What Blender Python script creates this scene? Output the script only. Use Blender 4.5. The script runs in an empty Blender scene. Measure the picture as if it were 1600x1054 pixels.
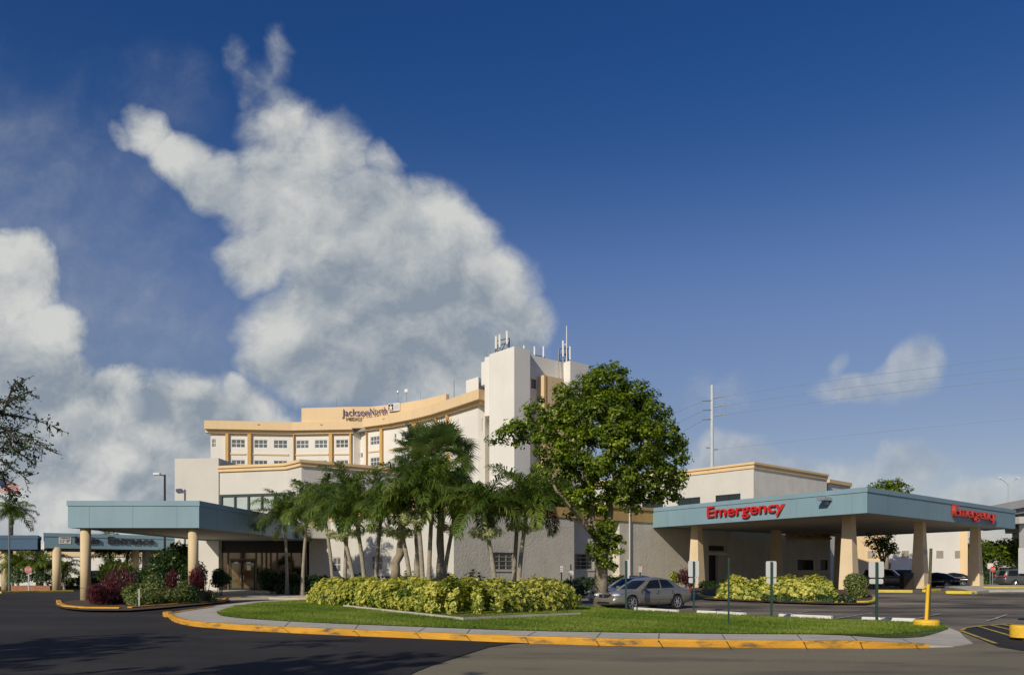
import bpy, bmesh, math, random
import numpy as np
from mathutils import Vector, Matrix
sc = bpy.context.scene
COL = sc.collection
F = 1309.0; CH = 1.65; HZ = 895.0
# ------------------------------------------------------------ camera
cd = bpy.data.cameras.new('camera'); cam = bpy.data.objects.new('camera', cd); COL.objects.link(cam)
cam.location = (0, 0, CH); cam.rotation_euler = (math.radians(90), 0, 0)
cd.sensor_width = 36; cd.lens = 36*F/1600; cd.shift_y = (HZ-527)/1600; cd.clip_end = 9000
sc.camera = cam
sc.view_settings.view_transform = 'Standard'; sc.view_settings.look = 'None'
sc.view_settings.exposure = 0.0; sc.view_settings.gamma = 1.0
try: sc.view_settings.use_curve_mapping = False
except Exception: pass
sc.cycles.max_bounces = 6; sc.cycles.transparent_max_bounces = 8
sc.cycles.use_adaptive_sampling = True
# ------------------------------------------------------------ sun
SA, SE = math.radians(31), math.radians(29)
SUN = Vector((-math.sin(SA)*math.cos(SE), -math.cos(SA)*math.cos(SE), math.sin(SE)))
ld = bpy.data.lights.new('sun', 'SUN'); ld.energy = 3.7; ld.angle = math.radians(0.6); ld.color = (1.0, .90, .74)
lo = bpy.data.objects.new('sun', ld); COL.objects.link(lo); lo.rotation_euler = SUN.to_track_quat('Z', 'Y').to_euler(); lo.location = (-60, -60, 60)
# ------------------------------------------------------------ sky + clouds (direction space)
w = bpy.data.worlds.new('World'); sc.world = w; w.use_nodes = True
NT = w.node_tree; NT.nodes.clear(); NL = NT.links
def nd(t, **k):
    n = NT.nodes.new(t)
    for a, b in k.items(): setattr(n, a, b)
    return n
def inp(n, i, v):
    if isinstance(v, bpy.types.NodeSocket): NL.new(v, n.inputs[i])
    else: n.inputs[i].default_value = v
def M(op, a, b=0.0, c=None, clamp=False):
    n = nd('ShaderNodeMath', operation=op, use_clamp=clamp); inp(n, 0, a); inp(n, 1, b)
    if c is not None: inp(n, 2, c)
    return n.outputs[0]
def VM(op, a, b=None, out=0):
    n = nd('ShaderNodeVectorMath', operation=op); inp(n, 0, a)
    if b is not None: inp(n, 1, b)
    return n.outputs[out]
def smooth(x, a, b):
    n = nd('ShaderNodeMapRange', interpolation_type='SMOOTHSTEP'); inp(n, 0, x); inp(n, 1, a); inp(n, 2, b); inp(n, 3, 0.0); inp(n, 4, 1.0)
    return n.outputs[0]
def mixc(f, a, b):
    n = nd('ShaderNodeMix', data_type='RGBA'); inp(n, 0, f); inp(n, 6, a); inp(n, 7, b); return n.outputs[2]
sky = nd('ShaderNodeTexSky', sky_type='NISHITA'); sky.sun_disc = False
sky.sun_elevation = SE; sky.sun_rotation = math.atan2(SUN.x, SUN.y); sky.air_density = 1.0; sky.dust_density = .35; sky.ozone_density = 3.0
tc = nd('ShaderNodeTexCoord'); D = VM('NORMALIZE', tc.outputs['Generated'])
sx = nd('ShaderNodeSeparateXYZ'); NL.new(D, sx.inputs[0])
dy = M('MAXIMUM', sx.outputs[1], 0.08)
U = M('DIVIDE', sx.outputs[0], dy); V = M('DIVIDE', sx.outputs[2], dy)
cb = nd('ShaderNodeCombineXYZ'); NL.new(U, cb.inputs[0]); NL.new(V, cb.inputs[1]); P0 = cb.outputs[0]
def fbm(p, scale, detail=6, rough=.55, color=False, loc=(0, 0, 0)):
    n = nd('ShaderNodeTexNoise', noise_dimensions='3D'); q = VM('ADD', p, loc); NL.new(q, n.inputs['Vector'])
    n.inputs['Scale'].default_value = scale; n.inputs['Detail'].default_value = detail; n.inputs['Roughness'].default_value = rough
    return n.outputs[1] if color else n.outputs[0]
def warp(p, s, amt, loc):
    c = fbm(p, s, 3, .5, True, loc); c = VM('SUBTRACT', c, (.5, .5, .5))
    n = nd('ShaderNodeVectorMath', operation='SCALE'); NL.new(c, n.inputs[0]); n.inputs['Scale'].default_value = amt
    return VM('ADD', p, n.outputs[0])
PW = warp(warp(warp(P0, 3.2, .08, (3, 1, 0)), 10, .040, (7, 2, 5)), 34, .009, (1, 6, 2))
def field(blobs, p):
    f = None
    for bb in blobs:
        cx, cy, rx, ry, rot, wt = bb[:6]; off = bb[6] if len(bb) > 6 else 0
        m = nd('ShaderNodeMapping', vector_type='TEXTURE'); NL.new(p, m.inputs[0])
        m.inputs['Location'].default_value = ((cx-800)/F, (HZ-cy)/F, 0); m.inputs['Rotation'].default_value = (0, 0, math.radians(rot))
        m.inputs['Scale'].default_value = (rx/F, ry/F, 1)
        fl = VM('MULTIPLY', m.outputs[0], (1, 1, 0))
        l2 = VM('DOT_PRODUCT', fl, fl, out=1)
        v = M('MULTIPLY_ADD', l2, -wt, wt-off, clamp=False)
        f = v if f is None else M('SMOOTH_MAX', f, v, .10)
    return f
def fieldpos(blobs, p): return M('MAXIMUM', field(blobs, p), -1.0)
MAIN = [(440, 190, 80, 65, 0, .75), (505, 235, 80, 80, 0, .85), (430, 262, 85, 65, 0, .85), (232, 192, 55, 44, -35, .85), (190, 195, 34, 26, -50, .5), (285, 232, 66, 52, -38, .95), (338, 275, 68, 56, -40, 1), (392, 315, 75, 62, -40, 1), (400, 395, 66, 70, 0, .85), (470, 345, 115, 92, 0, 1.1), (560, 335, 115, 85, 0, 1.05), (650, 350, 105, 80, 0, 1), (705, 392, 85, 82, 0, 1), (745, 445, 95, 80, 0, 1),
        (815, 490, 72, 48, -20, .9), (600, 455, 175, 125, 0, 1.3), (520, 525, 135, 95, 0, 1.2), (640, 555, 205, 85, 0, 1.2), (465, 580, 85, 62, 0, 1), (790, 545, 85, 55, 0, 1), (376, 88, 34, 60, 20, .7, .62), (436, 88, 32, 80, -12, .7, .54), (405, 130, 62, 60, 0, .7, .45), (425, 160, 62, 56, 0, .7, .22), (590, 245, 40, 30, -20, .42), (560, 620, 170, 40, 0, .9)]
LEFT = [(15, 430, 80, 85, 0, .9), (40, 510, 90, 60, 0, .8), (20, 620, 130, 110, 0, 1), (160, 690, 150, 110, 0, 1), (300, 690, 120, 100, 0, 1), (290, 650, 70, 50, 0, .8), (185, 610, 60, 45, 0, .7),
        (120, 800, 280, 120, 0, 1), (380, 680, 85, 80, 0, .9), (372, 625, 34, 30, 0, .7), (310, 625, 36, 30, 0, .7), (440, 720, 90, 60, 0, .8)]
RIGHT = [(1345, 597, 95, 30, 6, .50), (1425, 580, 76, 50, 30, .52), (1310, 560, 18, 36, -20, .28), (1150, 725, 90, 48, 0, .60), (1290, 745, 150, 46, 0, .58), (1430, 735, 90, 55, 0, .58), (1530, 785, 120, 50, 0, .58), (1110, 610, 60, 50, 0, .17), (1600, 800, 60, 50, 0, .5), (1230, 830, 500, 75, 0, .30)]
THIN = [(60, 420, 330, 330, 0, .55), (70, 240, 190, 140, 0, .55), (180, 320, 150, 50, -15, .45), (270, 130, 90, 70, -45, .40), (120, 420, 160, 60, -10, .35)]
n1 = fbm(PW, 7.0, 9, .64, loc=(1.3, 4.2, 0)); n1s = fbm(VM('ADD', PW, (-.010, .024, 0)), 7.0, 7, .62, loc=(1.3, 4.2, 0))
n2 = fbm(PW, 2.6, 4, .5, loc=(9, 2, 0))
def dens(blobs, amp, lo_, hi_):
    f = fieldpos(blobs, PW)
    return smooth(M('ADD', f, M('MULTIPLY', M('SUBTRACT', n1, .5), amp)), lo_, hi_)
dm = M('MULTIPLY', dens(MAIN, 1.8, -.18, .72), .98); dl = dens(LEFT, 2.0, -.15, .48); dr = M('MULTIPLY', dens(RIGHT, 1.1, .0, .55), .62); dt = M('MULTIPLY', dens(THIN, 1.6, -.2, 1.2), .30)
d = M('MAXIMUM', M('MAXIMUM', dm, dl), M('MAXIMUM', dr, dt), clamp=True)
front = smooth(sx.outputs[1], .12, .3)
d = M('MULTIPLY', d, front)
d = M('MULTIPLY', d, smooth(sx.outputs[2], -.02, .0))
# cloud shading painted in: darker blobs for shade, brighter ones below for sunlit edges
SH = [(760, 500, 120, 80, -20, .9), (640, 500, 190, 110, -10, .9), (520, 470, 90, 60, 0, .55), (660, 530, 200, 80, -10, 1), (780, 540, 110, 60, 0, .9), (560, 600, 150, 45, 0, .7), (70, 590, 150, 60, -10, 1), (230, 640, 80, 45, -50, .9), (340, 660, 60, 80, 25, 1), (90, 720, 80, 70, 30, 1), (30, 660, 60, 60, 0, .8), (180, 600, 40, 30, 0, .6), (300, 760, 150, 70, 0, .8), (520, 300, 60, 60, 0, .3)]
PS = warp(P0, 5, .12, (2, 8, 1))
shd = smooth(M('ADD', fieldpos(SH, PS), M('MULTIPLY', M('SUBTRACT', n2, .5), .7)), -.6, 1.05)
lit = M('ADD', M('MULTIPLY', M('SUBTRACT', n1, n1s), 2.6), .56)
lit = M('SUBTRACT', lit, M('MULTIPLY', shd, .46))
lit = M('ADD', lit, M('MULTIPLY', M('SUBTRACT', n2, .5), .5), clamp=True)
BR = [(15, 400, 60, 45, 0, 1), (60, 510, 50, 30, -20, .9), (20, 470, 70, 60, 0, .8), (175, 588, 30, 26, -30, 1), (210, 620, 24, 44, 25, 1), (255, 690, 40, 26, -20, .8), (300, 612, 28, 22, 0, .9), (370, 618, 34, 30, 0, 1), (400, 650, 30, 30, 0, .9), (110, 660, 90, 26, 10, .9), (170, 720, 60, 30, 0, .7), (60, 790, 90, 30, 0, .6), (250, 205, 60, 40, -38, .8), (470, 330, 60, 50, 0, .5), (715, 340, 70, 50, -40, .9), (700, 300, 50, 20, -20, .6), (780, 410, 40, 60, 30, .7), (430, 540, 40, 50, 0, .8), (480, 210, 40, 60, 0, .5)]
brt = smooth(M('ADD', fieldpos(BR, PW), M('MULTIPLY', M('SUBTRACT', n1, .5), .9)), -.6, .9)
lit = M('ADD', lit, M('MULTIPLY', brt, .40), clamp=True)
ccol = mixc(lit, (.25, .30, .36, 1), (.62, .63, .61, 1))
# sky colour: nishita, deepened
skm = nd('ShaderNodeMix', data_type='RGBA', blend_type='MULTIPLY'); skm.inputs[0].default_value = 1
NL.new(sky.outputs[0], skm.inputs[6]); skm.inputs[7].default_value = (.82, .86, 1.0, 1)
SKS = .085
crs = nd('ShaderNodeValToRGB'); NL.new(sx.outputs[2], crs.inputs[0])
for k_, (p_, c_) in enumerate(((0, (1.0, .80, .70)), (.163, (.99, .80, .73)), (.25, (1.08, .90, .86)), (.341, (.86, .88, .97)), (.44, (.34, .60, .85)), (.534, (.235, .545, .85)), (1.0, (.15, .42, .80)))):
    crs.color_ramp.interpolation = 'B_SPLINE'; e_ = crs.color_ramp.elements[k_] if k_ < 1 else (crs.color_ramp.elements[-1] if k_ == 6 else crs.color_ramp.elements.new(p_)); e_.position = p_; e_.color = (*c_, 1)
skt = nd('ShaderNodeMix', data_type='RGBA', blend_type='MULTIPLY'); skt.inputs[0].default_value = 1; NL.new(skm.outputs[2], skt.inputs[6]); NL.new(crs.outputs[0], skt.inputs[7])
scl = nd('ShaderNodeVectorMath', operation='SCALE'); NL.new(skt.outputs[2], scl.inputs[0]); scl.inputs['Scale'].default_value = SKS
skyc = scl.outputs[0]
fin = mixc(d, skyc, ccol)
bg = nd('ShaderNodeBackground'); NL.new(fin, bg.inputs[0]); bg.inputs[1].default_value = 1.0
wo = nd('ShaderNodeOutputWorld'); NL.new(bg.outputs[0], wo.inputs[0])
w.cycles.sampling_method = 'MANUAL'; w.cycles.sample_map_resolution = 256

# ------------------------------------------------------------ helpers
R = random.Random(5); NR = np.random.default_rng(11)
def S(t): t = min(1, max(0, t)); return t*t*(3-2*t)
def g(x, y):
    a = S((x+4)/14)
    return .5*S((y-37)/17)*a*(1-.5*S((y-72)/10)) + .16*S((y-47)/16)*(1-a)
def PX(px, Y): return (px-800)/F*Y
def ZZ(py, Y): return CH+(HZ-py)/F*Y
def pt(px, Y): return Vector((PX(px, Y), Y))
def gp(px, py, z=0.0):
    """ground point seen at a pixel, z above the terrain"""
    Y = 30.0
    for _ in range(40):
        Y = .5*Y + .5*F*(CH-z-g(PX(px, Y), Y))/(py-HZ)
    return Vector((PX(px, Y), Y))
def tag(o, label=None, cat=None, group=None, kind=None):
    if label: o['label'] = label
    if cat: o['category'] = cat
    if group: o['group'] = group
    if kind: o['kind'] = kind
    return o
def empty(name, loc=(0, 0, 0), rz=0.0):
    o = bpy.data.objects.new(name, None); COL.objects.link(o); o.location = loc; o.rotation_euler = (0, 0, rz); o.empty_display_size = .3; return o
def link(name, me, parent=None, loc=None, world=True):
    o = bpy.data.objects.new(name, me); COL.objects.link(o)
    if parent is not None:
        o.parent = parent
        if world:  # mesh is in world coordinates: cancel the chain's translation
            b = Matrix.Identity(4); p = parent
            ch = []
            while p is not None: ch.append(p); p = p.parent
            for q in reversed(ch): b = b @ (q.matrix_parent_inverse @ q.matrix_basis if q.parent else q.matrix_basis)
            o.matrix_parent_inverse = b.inverted()
    if loc is not None: o.location = loc
    return o
def copy_tree(o, parent=None):
    c = o.copy(); COL.objects.link(c)
    if parent is not None: c.parent = parent
    for ch in [k for k in bpy.data.objects if k.parent == o]: copy_tree(ch, c)
    return c
class MB:
    def __init__(s): s.v = []; s.f = []; s.m = []
    def add(s, vs, fs, mi=0):
        b = len(s.v); s.v += [tuple(v) for v in vs]; s.f += [[b+i for i in f] for f in fs]; s.m += [mi]*len(fs); return s
    def box(s, x0, x1, y0, y1, z0, z1, mi=0):
        return s.add([(x0,y0,z0),(x1,y0,z0),(x1,y1,z0),(x0,y1,z0),(x0,y0,z1),(x1,y0,z1),(x1,y1,z1),(x0,y1,z1)], [(0,3,2,1),(4,5,6,7),(0,1,5,4),(1,2,6,5),(2,3,7,6),(3,0,4,7)], mi)
    def on(s, A, B, u0, u1, z0, z1, d0, d1, mi=0):
        """box on the line A->B (seen from the front), d = distance towards the viewer"""
        A = Vector(A[:2]); B = Vector(B[:2]); e = (B-A).normalized(); n = Vector((e.y, -e.x))
        q = [A+e*u0+n*d1, A+e*u1+n*d1, A+e*u1+n*d0, A+e*u0+n*d0]
        return s.add([(p.x, p.y, z0) for p in q]+[(p.x, p.y, z1) for p in q], [(0,3,2,1),(4,5,6,7),(0,1,5,4),(1,2,6,5),(2,3,7,6),(3,0,4,7)], mi)
    def prism(s, pts, z0, z1, mi=0, top=True, bottom=True):
        n = len(pts); vs = [(p[0], p[1], z0) for p in pts]+[(p[0], p[1], z1) for p in pts]
        fs = [(i, (i+1) % n, n+(i+1) % n, n+i) for i in range(n)]
        if top: fs.append(tuple(range(n, 2*n)))
        if bottom: fs.append(tuple(reversed(range(n))))
        return s.add(vs, fs, mi)
    def strip(s, pts, d0, d1, z0, z1, mi=0, closed=False, zf=None):
        """mitred band along a polyline; offsets d0..d1 towards the front (right-hand side)"""
        P = [Vector(p[:2]) for p in pts]; n = len(P)
        def off(i, d):
            if closed: a, b = P[i-1], P[(i+1) % n]
            else: a, b = P[max(0, i-1)], P[min(n-1, i+1)]
            e1 = (P[i]-a); e2 = (b-P[i])
            e1 = e1.normalized() if e1.length > 1e-9 else e2.normalized(); e2 = e2.normalized() if e2.length > 1e-9 else e1
            n1 = Vector((e1.y, -e1.x)); n2 = Vector((e2.y, -e2.x)); m = (n1+n2)
            m = m.normalized() if m.length > 1e-6 else n1
            return P[i]+m*(d/max(.35, m.dot(n1)))
        vs = []
        for i in range(n):
            a = off(i, d0); b = off(i, d1); ga = zf(a.x, a.y) if zf else 0; gb = zf(b.x, b.y) if zf else 0
            vs += [(a.x, a.y, z0+ga), (b.x, b.y, z0+gb), (b.x, b.y, z1+gb), (a.x, a.y, z1+ga)]
        fs = []
        for i in range(n if closed else n-1):
            j = (i+1) % n
            for k in range(4): fs.append((4*i+k, 4*i+(k+1) % 4, 4*j+(k+1) % 4, 4*j+k))
        if not closed: fs += [(0, 3, 2, 1), (4*n-4, 4*n-3, 4*n-2, 4*n-1)]
        return s.add(vs, fs, mi)
    def tube(s, pts, rad, seg=8, mi=0, cap=True):
        P = [Vector(p) for p in pts]; n = len(P)
        if not hasattr(rad, '__len__'): rad = [rad]*n
        vs = []
        for i in range(n):
            t = (P[min(n-1, i+1)]-P[max(0, i-1)]).normalized()
            a = Vector((0, 0, 1)) if abs(t.z) < .9 else Vector((1, 0, 0))
            u = t.cross(a).normalized(); v = t.cross(u)
            if i and u.dot(pu) < 0 and abs(u.dot(pu)) > .5: u = -u; v = -v
            pu = u
            for k in range(seg):
                th = 2*math.pi*k/seg; vs.append(P[i]+(u*math.cos(th)+v*math.sin(th))*rad[i])
        fs = [(i*seg+k, i*seg+(k+1) % seg, (i+1)*seg+(k+1) % seg, (i+1)*seg+k) for i in range(n-1) for k in range(seg)]
        if cap: fs += [tuple(reversed(range(seg))), tuple(range((n-1)*seg, n*seg))]
        return s.add(vs, fs, mi)
    def wall(s, A, B, z0, z1, holes=(), dep=.16, mi=0, rmi=None):
        """front faces with openings (u0,u1,za,zb) and their reveals"""
        A = Vector(A[:2]); B = Vector(B[:2]); L = (B-A).length; e = (B-A).normalized(); n = Vector((e.y, -e.x))
        us = sorted({0, L}|{h[0] for h in holes}|{h[1] for h in holes}); zs = sorted({z0, z1}|{h[2] for h in holes}|{h[3] for h in holes})
        q = lambda u, z, d=0: (A.x+e.x*u-n.x*d, A.y+e.y*u-n.y*d, z)
        for i in range(len(us)-1):
            for j in range(len(zs)-1):
                um = (us[i]+us[i+1])/2; zm = (zs[j]+zs[j+1])/2
                if any(h[0] < um < h[1] and h[2] < zm < h[3] for h in holes): continue
                s.add([q(us[i], zs[j]), q(us[i+1], zs[j]), q(us[i+1], zs[j+1]), q(us[i], zs[j+1])], [(0, 1, 2, 3)], mi)
        for (a, b, c, d_) in holes:
            for (p, r) in (((a, c), (b, c)), ((b, c), (b, d_)), ((b, d_), (a, d_)), ((a, d_), (a, c))):
                s.add([q(*p), q(*p, dep), q(*r, dep), q(*r)], [(0, 1, 2, 3)], mi if rmi is None else rmi)
        return s
    def cap(s, pts, z, mi=0): return s.add([(p[0], p[1], z) for p in pts], [tuple(range(len(pts)))], mi)
    def build(s, name, mats, parent=None, smooth=False, bevel=0, local=False):
        me = bpy.data.meshes.new(name); me.from_pydata(s.v, [], s.f)
        for m in (mats if isinstance(mats, (list, tuple)) else [mats]): me.materials.append(m)
        if any(s.m): me.polygons.foreach_set('material_index', s.m)
        if smooth: me.polygons.foreach_set('use_smooth', [True]*len(me.polygons))
        me.validate(); me.update()
        o = link(name, me, parent, world=not local)
        if bevel:
            b = o.modifiers.new('bevel', 'BEVEL'); b.width = bevel; b.segments = 2; b.limit_method = 'ANGLE'
        return o
def np_mesh(name, V_, Q, mat, parent=None, tint=None, local=False, extra=None):
    """V_ (n,3), Q (m,k) equal-size polygons"""
    me = bpy.data.meshes.new(name); V_ = np.asarray(V_, np.float32); Q = np.asarray(Q, np.int32); k = Q.shape[1]
    me.vertices.add(len(V_)); me.vertices.foreach_set('co', V_.ravel())
    me.loops.add(Q.size); me.loops.foreach_set('vertex_index', Q.ravel())
    me.polygons.add(len(Q)); me.polygons.foreach_set('loop_start', np.arange(0, Q.size, k, dtype=np.int32))
    if tint is not None:
        a = me.attributes.new('tint', 'FLOAT', 'FACE'); a.data.foreach_set('value', np.asarray(tint, np.float32))
    me.materials.append(mat); me.update(calc_edges=True)
    return link(name, me, parent, world=not local)
def hit(A, B, px):
    """distance along A->B where the photo column px crosses it"""
    k = (px-800)/F; A = Vector(A[:2]); e = (Vector(B[:2])-A); L = e.length; e /= L
    return (k*A.y-A.x)/(e.x-k*e.y)
def along(A, B, u): A = Vector(A[:2]); return A+(Vector(B[:2])-A).normalized()*u
# ------------------------------------------------------------ materials
def mat(name, col, rough=.7, var=.08, scale=2.0, bump=0.0, bscale=30.0, metal=0.0, spec=.5, stretch=None, col2=None, f2=(.45, .6), s2=.6, streak=0.0, coat=0, emit=None):
    m = bpy.data.materials.new(name); m.use_nodes = True; t = m.node_tree; L = t.links
    b = t.nodes['Principled BSDF']; b.inputs['Roughness'].default_value = rough; b.inputs['Metallic'].default_value = metal
    b.inputs['Specular IOR Level'].default_value = spec; b.inputs['Coat Weight'].default_value = coat
    tcn = t.nodes.new('ShaderNodeTexCoord'); geo = t.nodes.new('ShaderNodeNewGeometry'); src = geo.outputs['Position']
    if stretch:
        mp = t.nodes.new('ShaderNodeMapping'); mp.inputs['Scale'].default_value = stretch; L.new(src, mp.inputs[0]); src = mp.outputs[0]
    def noise(sc_, det=5, ro=.55, off=0):
        n = t.nodes.new('ShaderNodeTexNoise'); n.inputs['Scale'].default_value = sc_; n.inputs['Detail'].default_value = det; n.inputs['Roughness'].default_value = ro
        if off:
            a = t.nodes.new('ShaderNodeVectorMath'); a.operation = 'ADD'; L.new(src, a.inputs[0]); a.inputs[1].default_value = (off, off*.7, off*.3); L.new(a.outputs[0], n.inputs['Vector'])
        else: L.new(src, n.inputs['Vector'])
        return n.outputs[0]
    cur = None
    def rgb(c): return (*c, 1) if len(c) == 3 else c
    r = t.nodes.new('ShaderNodeMix'); r.data_type = 'RGBA'
    r.inputs[6].default_value = rgb([max(0, c*(1-var)) for c in col]); r.inputs[7].default_value = rgb([c*(1+var) for c in col])
    mr = t.nodes.new('ShaderNodeMapRange'); mr.inputs[1].default_value = .3; mr.inputs[2].default_value = .7; L.new(noise(scale), mr.inputs[0]); L.new(mr.outputs[0], r.inputs[0]); cur = r.outputs[2]
    if col2 is not None:
        r2 = t.nodes.new('ShaderNodeMix'); r2.data_type = 'RGBA'; mr2 = t.nodes.new('ShaderNodeMapRange'); mr2.inputs[1].default_value = f2[0]; mr2.inputs[2].default_value = f2[1]
        L.new(noise(s2, 8, .62, 13), mr2.inputs[0]); L.new(mr2.outputs[0], r2.inputs[0]); L.new(cur, r2.inputs[6]); r2.inputs[7].default_value = rgb(col2); cur = r2.outputs[2]
    if streak:
        mp = t.nodes.new('ShaderNodeMapping'); mp.inputs['Scale'].default_value = (1.6, 1.6, .10); L.new(geo.outputs['Position'], mp.inputs[0])
        n = t.nodes.new('ShaderNodeTexNoise'); n.inputs['Scale'].default_value = 1.3; n.inputs['Detail'].default_value = 6; L.new(mp.outputs[0], n.inputs['Vector'])
        mr3 = t.nodes.new('ShaderNodeMapRange'); mr3.inputs[1].default_value = .48; mr3.inputs[2].default_value = .78; mr3.inputs[3].default_value = 1; mr3.inputs[4].default_value = 1-streak; L.new(n.outputs[0], mr3.inputs[0])
        mu = t.nodes.new('ShaderNodeVectorMath'); mu.operation = 'SCALE'; L.new(cur, mu.inputs[0]); L.new(mr3.outputs[0], mu.inputs['Scale']); cur = mu.outputs[0]
    L.new(cur, b.inputs['Base Color'])
    if bump:
        bp = t.nodes.new('ShaderNodeBump'); bp.inputs['Strength'].default_value = min(1, bump); bp.inputs['Distance'].default_value = .03 if bump <= 1 else .03*bump
        L.new(noise(bscale, 4, .6, 3), bp.inputs['Height']); L.new(bp.outputs[0], b.inputs['Normal'])
    if emit: b.inputs['Emission Color'].default_value = (*emit[:3], 1); b.inputs['Emission Strength'].default_value = emit[3]
    return m
def leafmat(name, stops, rough=.45, trans=.35, spec=.5):
    m = bpy.data.materials.new(name); m.use_nodes = True; t = m.node_tree; L = t.links
    b = t.nodes['Principled BSDF']; b.inputs['Roughness'].default_value = rough; b.inputs['Specular IOR Level'].default_value = spec
    a = t.nodes.new('ShaderNodeAttribute'); a.attribute_name = 'tint'; cr = t.nodes.new('ShaderNodeValToRGB'); cr.color_ramp.interpolation = 'LINEAR'
    while len(cr.color_ramp.elements) < len(stops): cr.color_ramp.elements.new(.5)
    for e, (p, c) in zip(cr.color_ramp.elements, stops): e.position = p; e.color = (*c, 1)
    L.new(a.outputs['Fac'], cr.inputs[0]); L.new(cr.outputs[0], b.inputs['Base Color'])
    tr = t.nodes.new('ShaderNodeBsdfTranslucent'); br = t.nodes.new('ShaderNodeHueSaturation'); br.inputs['Value'].default_value = 1.5; br.inputs['Saturation'].default_value = 1.1
    L.new(cr.outputs[0], br.inputs['Color']); L.new(br.outputs[0], tr.inputs['Color'])
    mx = t.nodes.new('ShaderNodeMixShader'); mx.inputs[0].default_value = trans; L.new(b.outputs[0], mx.inputs[1]); L.new(tr.outputs[0], mx.inputs[2])
    L.new(mx.outputs[0], t.nodes['Material Output'].inputs[0]); return m
white = mat('white_stucco', (.60, .58, .52), .9, .04, .6, .4, 7, streak=.04)
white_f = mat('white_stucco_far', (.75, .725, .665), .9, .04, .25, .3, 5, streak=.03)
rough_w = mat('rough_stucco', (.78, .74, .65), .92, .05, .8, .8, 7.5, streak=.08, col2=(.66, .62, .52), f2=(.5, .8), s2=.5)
rough_shaded = mat('shaded_rough_stucco', (.62, .58, .48), .92, .06, .8, 1.1, 6.5, streak=.10, col2=(.50, .46, .37), f2=(.5, .8), s2=.5)  # darker copy of the rough stucco: palm and canopy shade put into its colour
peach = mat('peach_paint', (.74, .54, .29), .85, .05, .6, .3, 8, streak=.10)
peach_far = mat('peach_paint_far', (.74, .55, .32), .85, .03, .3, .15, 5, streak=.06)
peach_shaded = mat('shaded_peach_paint', (.50, .33, .12), .85, .08, .8, .5, 6, streak=.15)  # peach band on the wing's right-hand face, its shade put into a darker colour
ochre = mat('ochre_pilaster_paint', (.60, .38, .14), .85, .05, .8)
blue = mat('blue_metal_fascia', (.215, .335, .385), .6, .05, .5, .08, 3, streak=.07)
blue_shaded = mat('shaded_blue_fascia', (.03, .085, .15), .6, .05, .5)  # darkened copy of the blue fascia: tree shade put into its colour
soff = mat('soffit_paint', (.40, .37, .31), .85, .08, .7)
roofm = mat('flat_roof', (.32, .31, .29), .95, .12, .5)
cream = mat('cream_column_paint', (.68, .53, .31), .7, .05, 1.2, .25, 12, streak=.12)
peachcol = mat('peach_column_paint', (.70, .56, .36), .8, .06, 1.2, .5, 9, streak=.08)
glass = mat('dark_glass', (.015, .02, .022), .06, .1, .7, spec=.9)
glass_t = mat('tower_window_glass', (.10, .12, .125), .15, .45, .22, spec=.8)
curtain = mat('curtained_glass', (.42, .48, .45), .25, .12, .5, spec=.8)
frame_w = mat('white_frame', (.74, .72, .66), .5, .04)
frame_d = mat('dark_green_frame', (.02, .045, .035), .5, .1)
frame_b = mat('bronze_frame', (.12, .075, .02), .45, .1)
frame_g = mat('grey_frame', (.30, .30, .27), .5, .1)
black = mat('black_paint', (.012, .012, .013), .5, .1)
concrete = mat('sidewalk_concrete', (.52, .48, .40), .92, .09, 1.1, .7, 22, col2=(.27, .25, .21), f2=(.52, .80), s2=.9)
concw = mat('white_painted_concrete', (.66, .65, .60), .85, .08, 3, .5, 30, col2=(.28, .26, .22), f2=(.60, .70), s2=3.5)
yellow = mat('yellow_curb_paint', (.66, .33, .028), .8, .20, 1.5, .7, 18, col2=(.15, .11, .05), f2=(.52, .66), s2=1.8, stretch=(.7, .7, 3))
yellow2 = mat('pale_yellow_curb_paint', (.66, .52, .06), .75, .12, 1.5, .6, 18, col2=(.25, .22, .10), f2=(.62, .72), s2=2.4)
yellow3 = mat('bollard_yellow_paint', (.78, .48, .03), .65, .10, 2, .5, 20, col2=(.36, .25, .08), f2=(.62, .70), s2=3)
steel = mat('galvanised_steel', (.42, .45, .47), .45, .08, 2, metal=.6)
polegreen = mat('green_sign_post_steel', (.018, .055, .045), .5, .15, 4)
signback = mat('aluminium_sign_back', (.62, .63, .62), .45, .05, 3, metal=.15)
red = mat('red_sign_letters', (.62, .018, .020), .35, .05)
redside = mat('red_letter_sides', (.50, .04, .02), .45, .05)
purple = mat('purple_letters', (.05, .022, .16), .5, .05)
bark = mat('grey_bark', (.30, .25, .18), .95, .25, 5, 1.0, 18)
palmtrunk = mat('palm_trunk_bark', (.34, .30, .23), .95, .2, 3, 1.0, 14, stretch=(1, 1, 4))
mulch = mat('mulch_bed', (.09, .05, .03), 1, .45, 9, 1.0, 25, col2=(.17, .11, .06), f2=(.5, .65), s2=6)
brickm = mat('brick_planter', (.36, .15, .08), .9, .18, 4, .5, 30)
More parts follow.
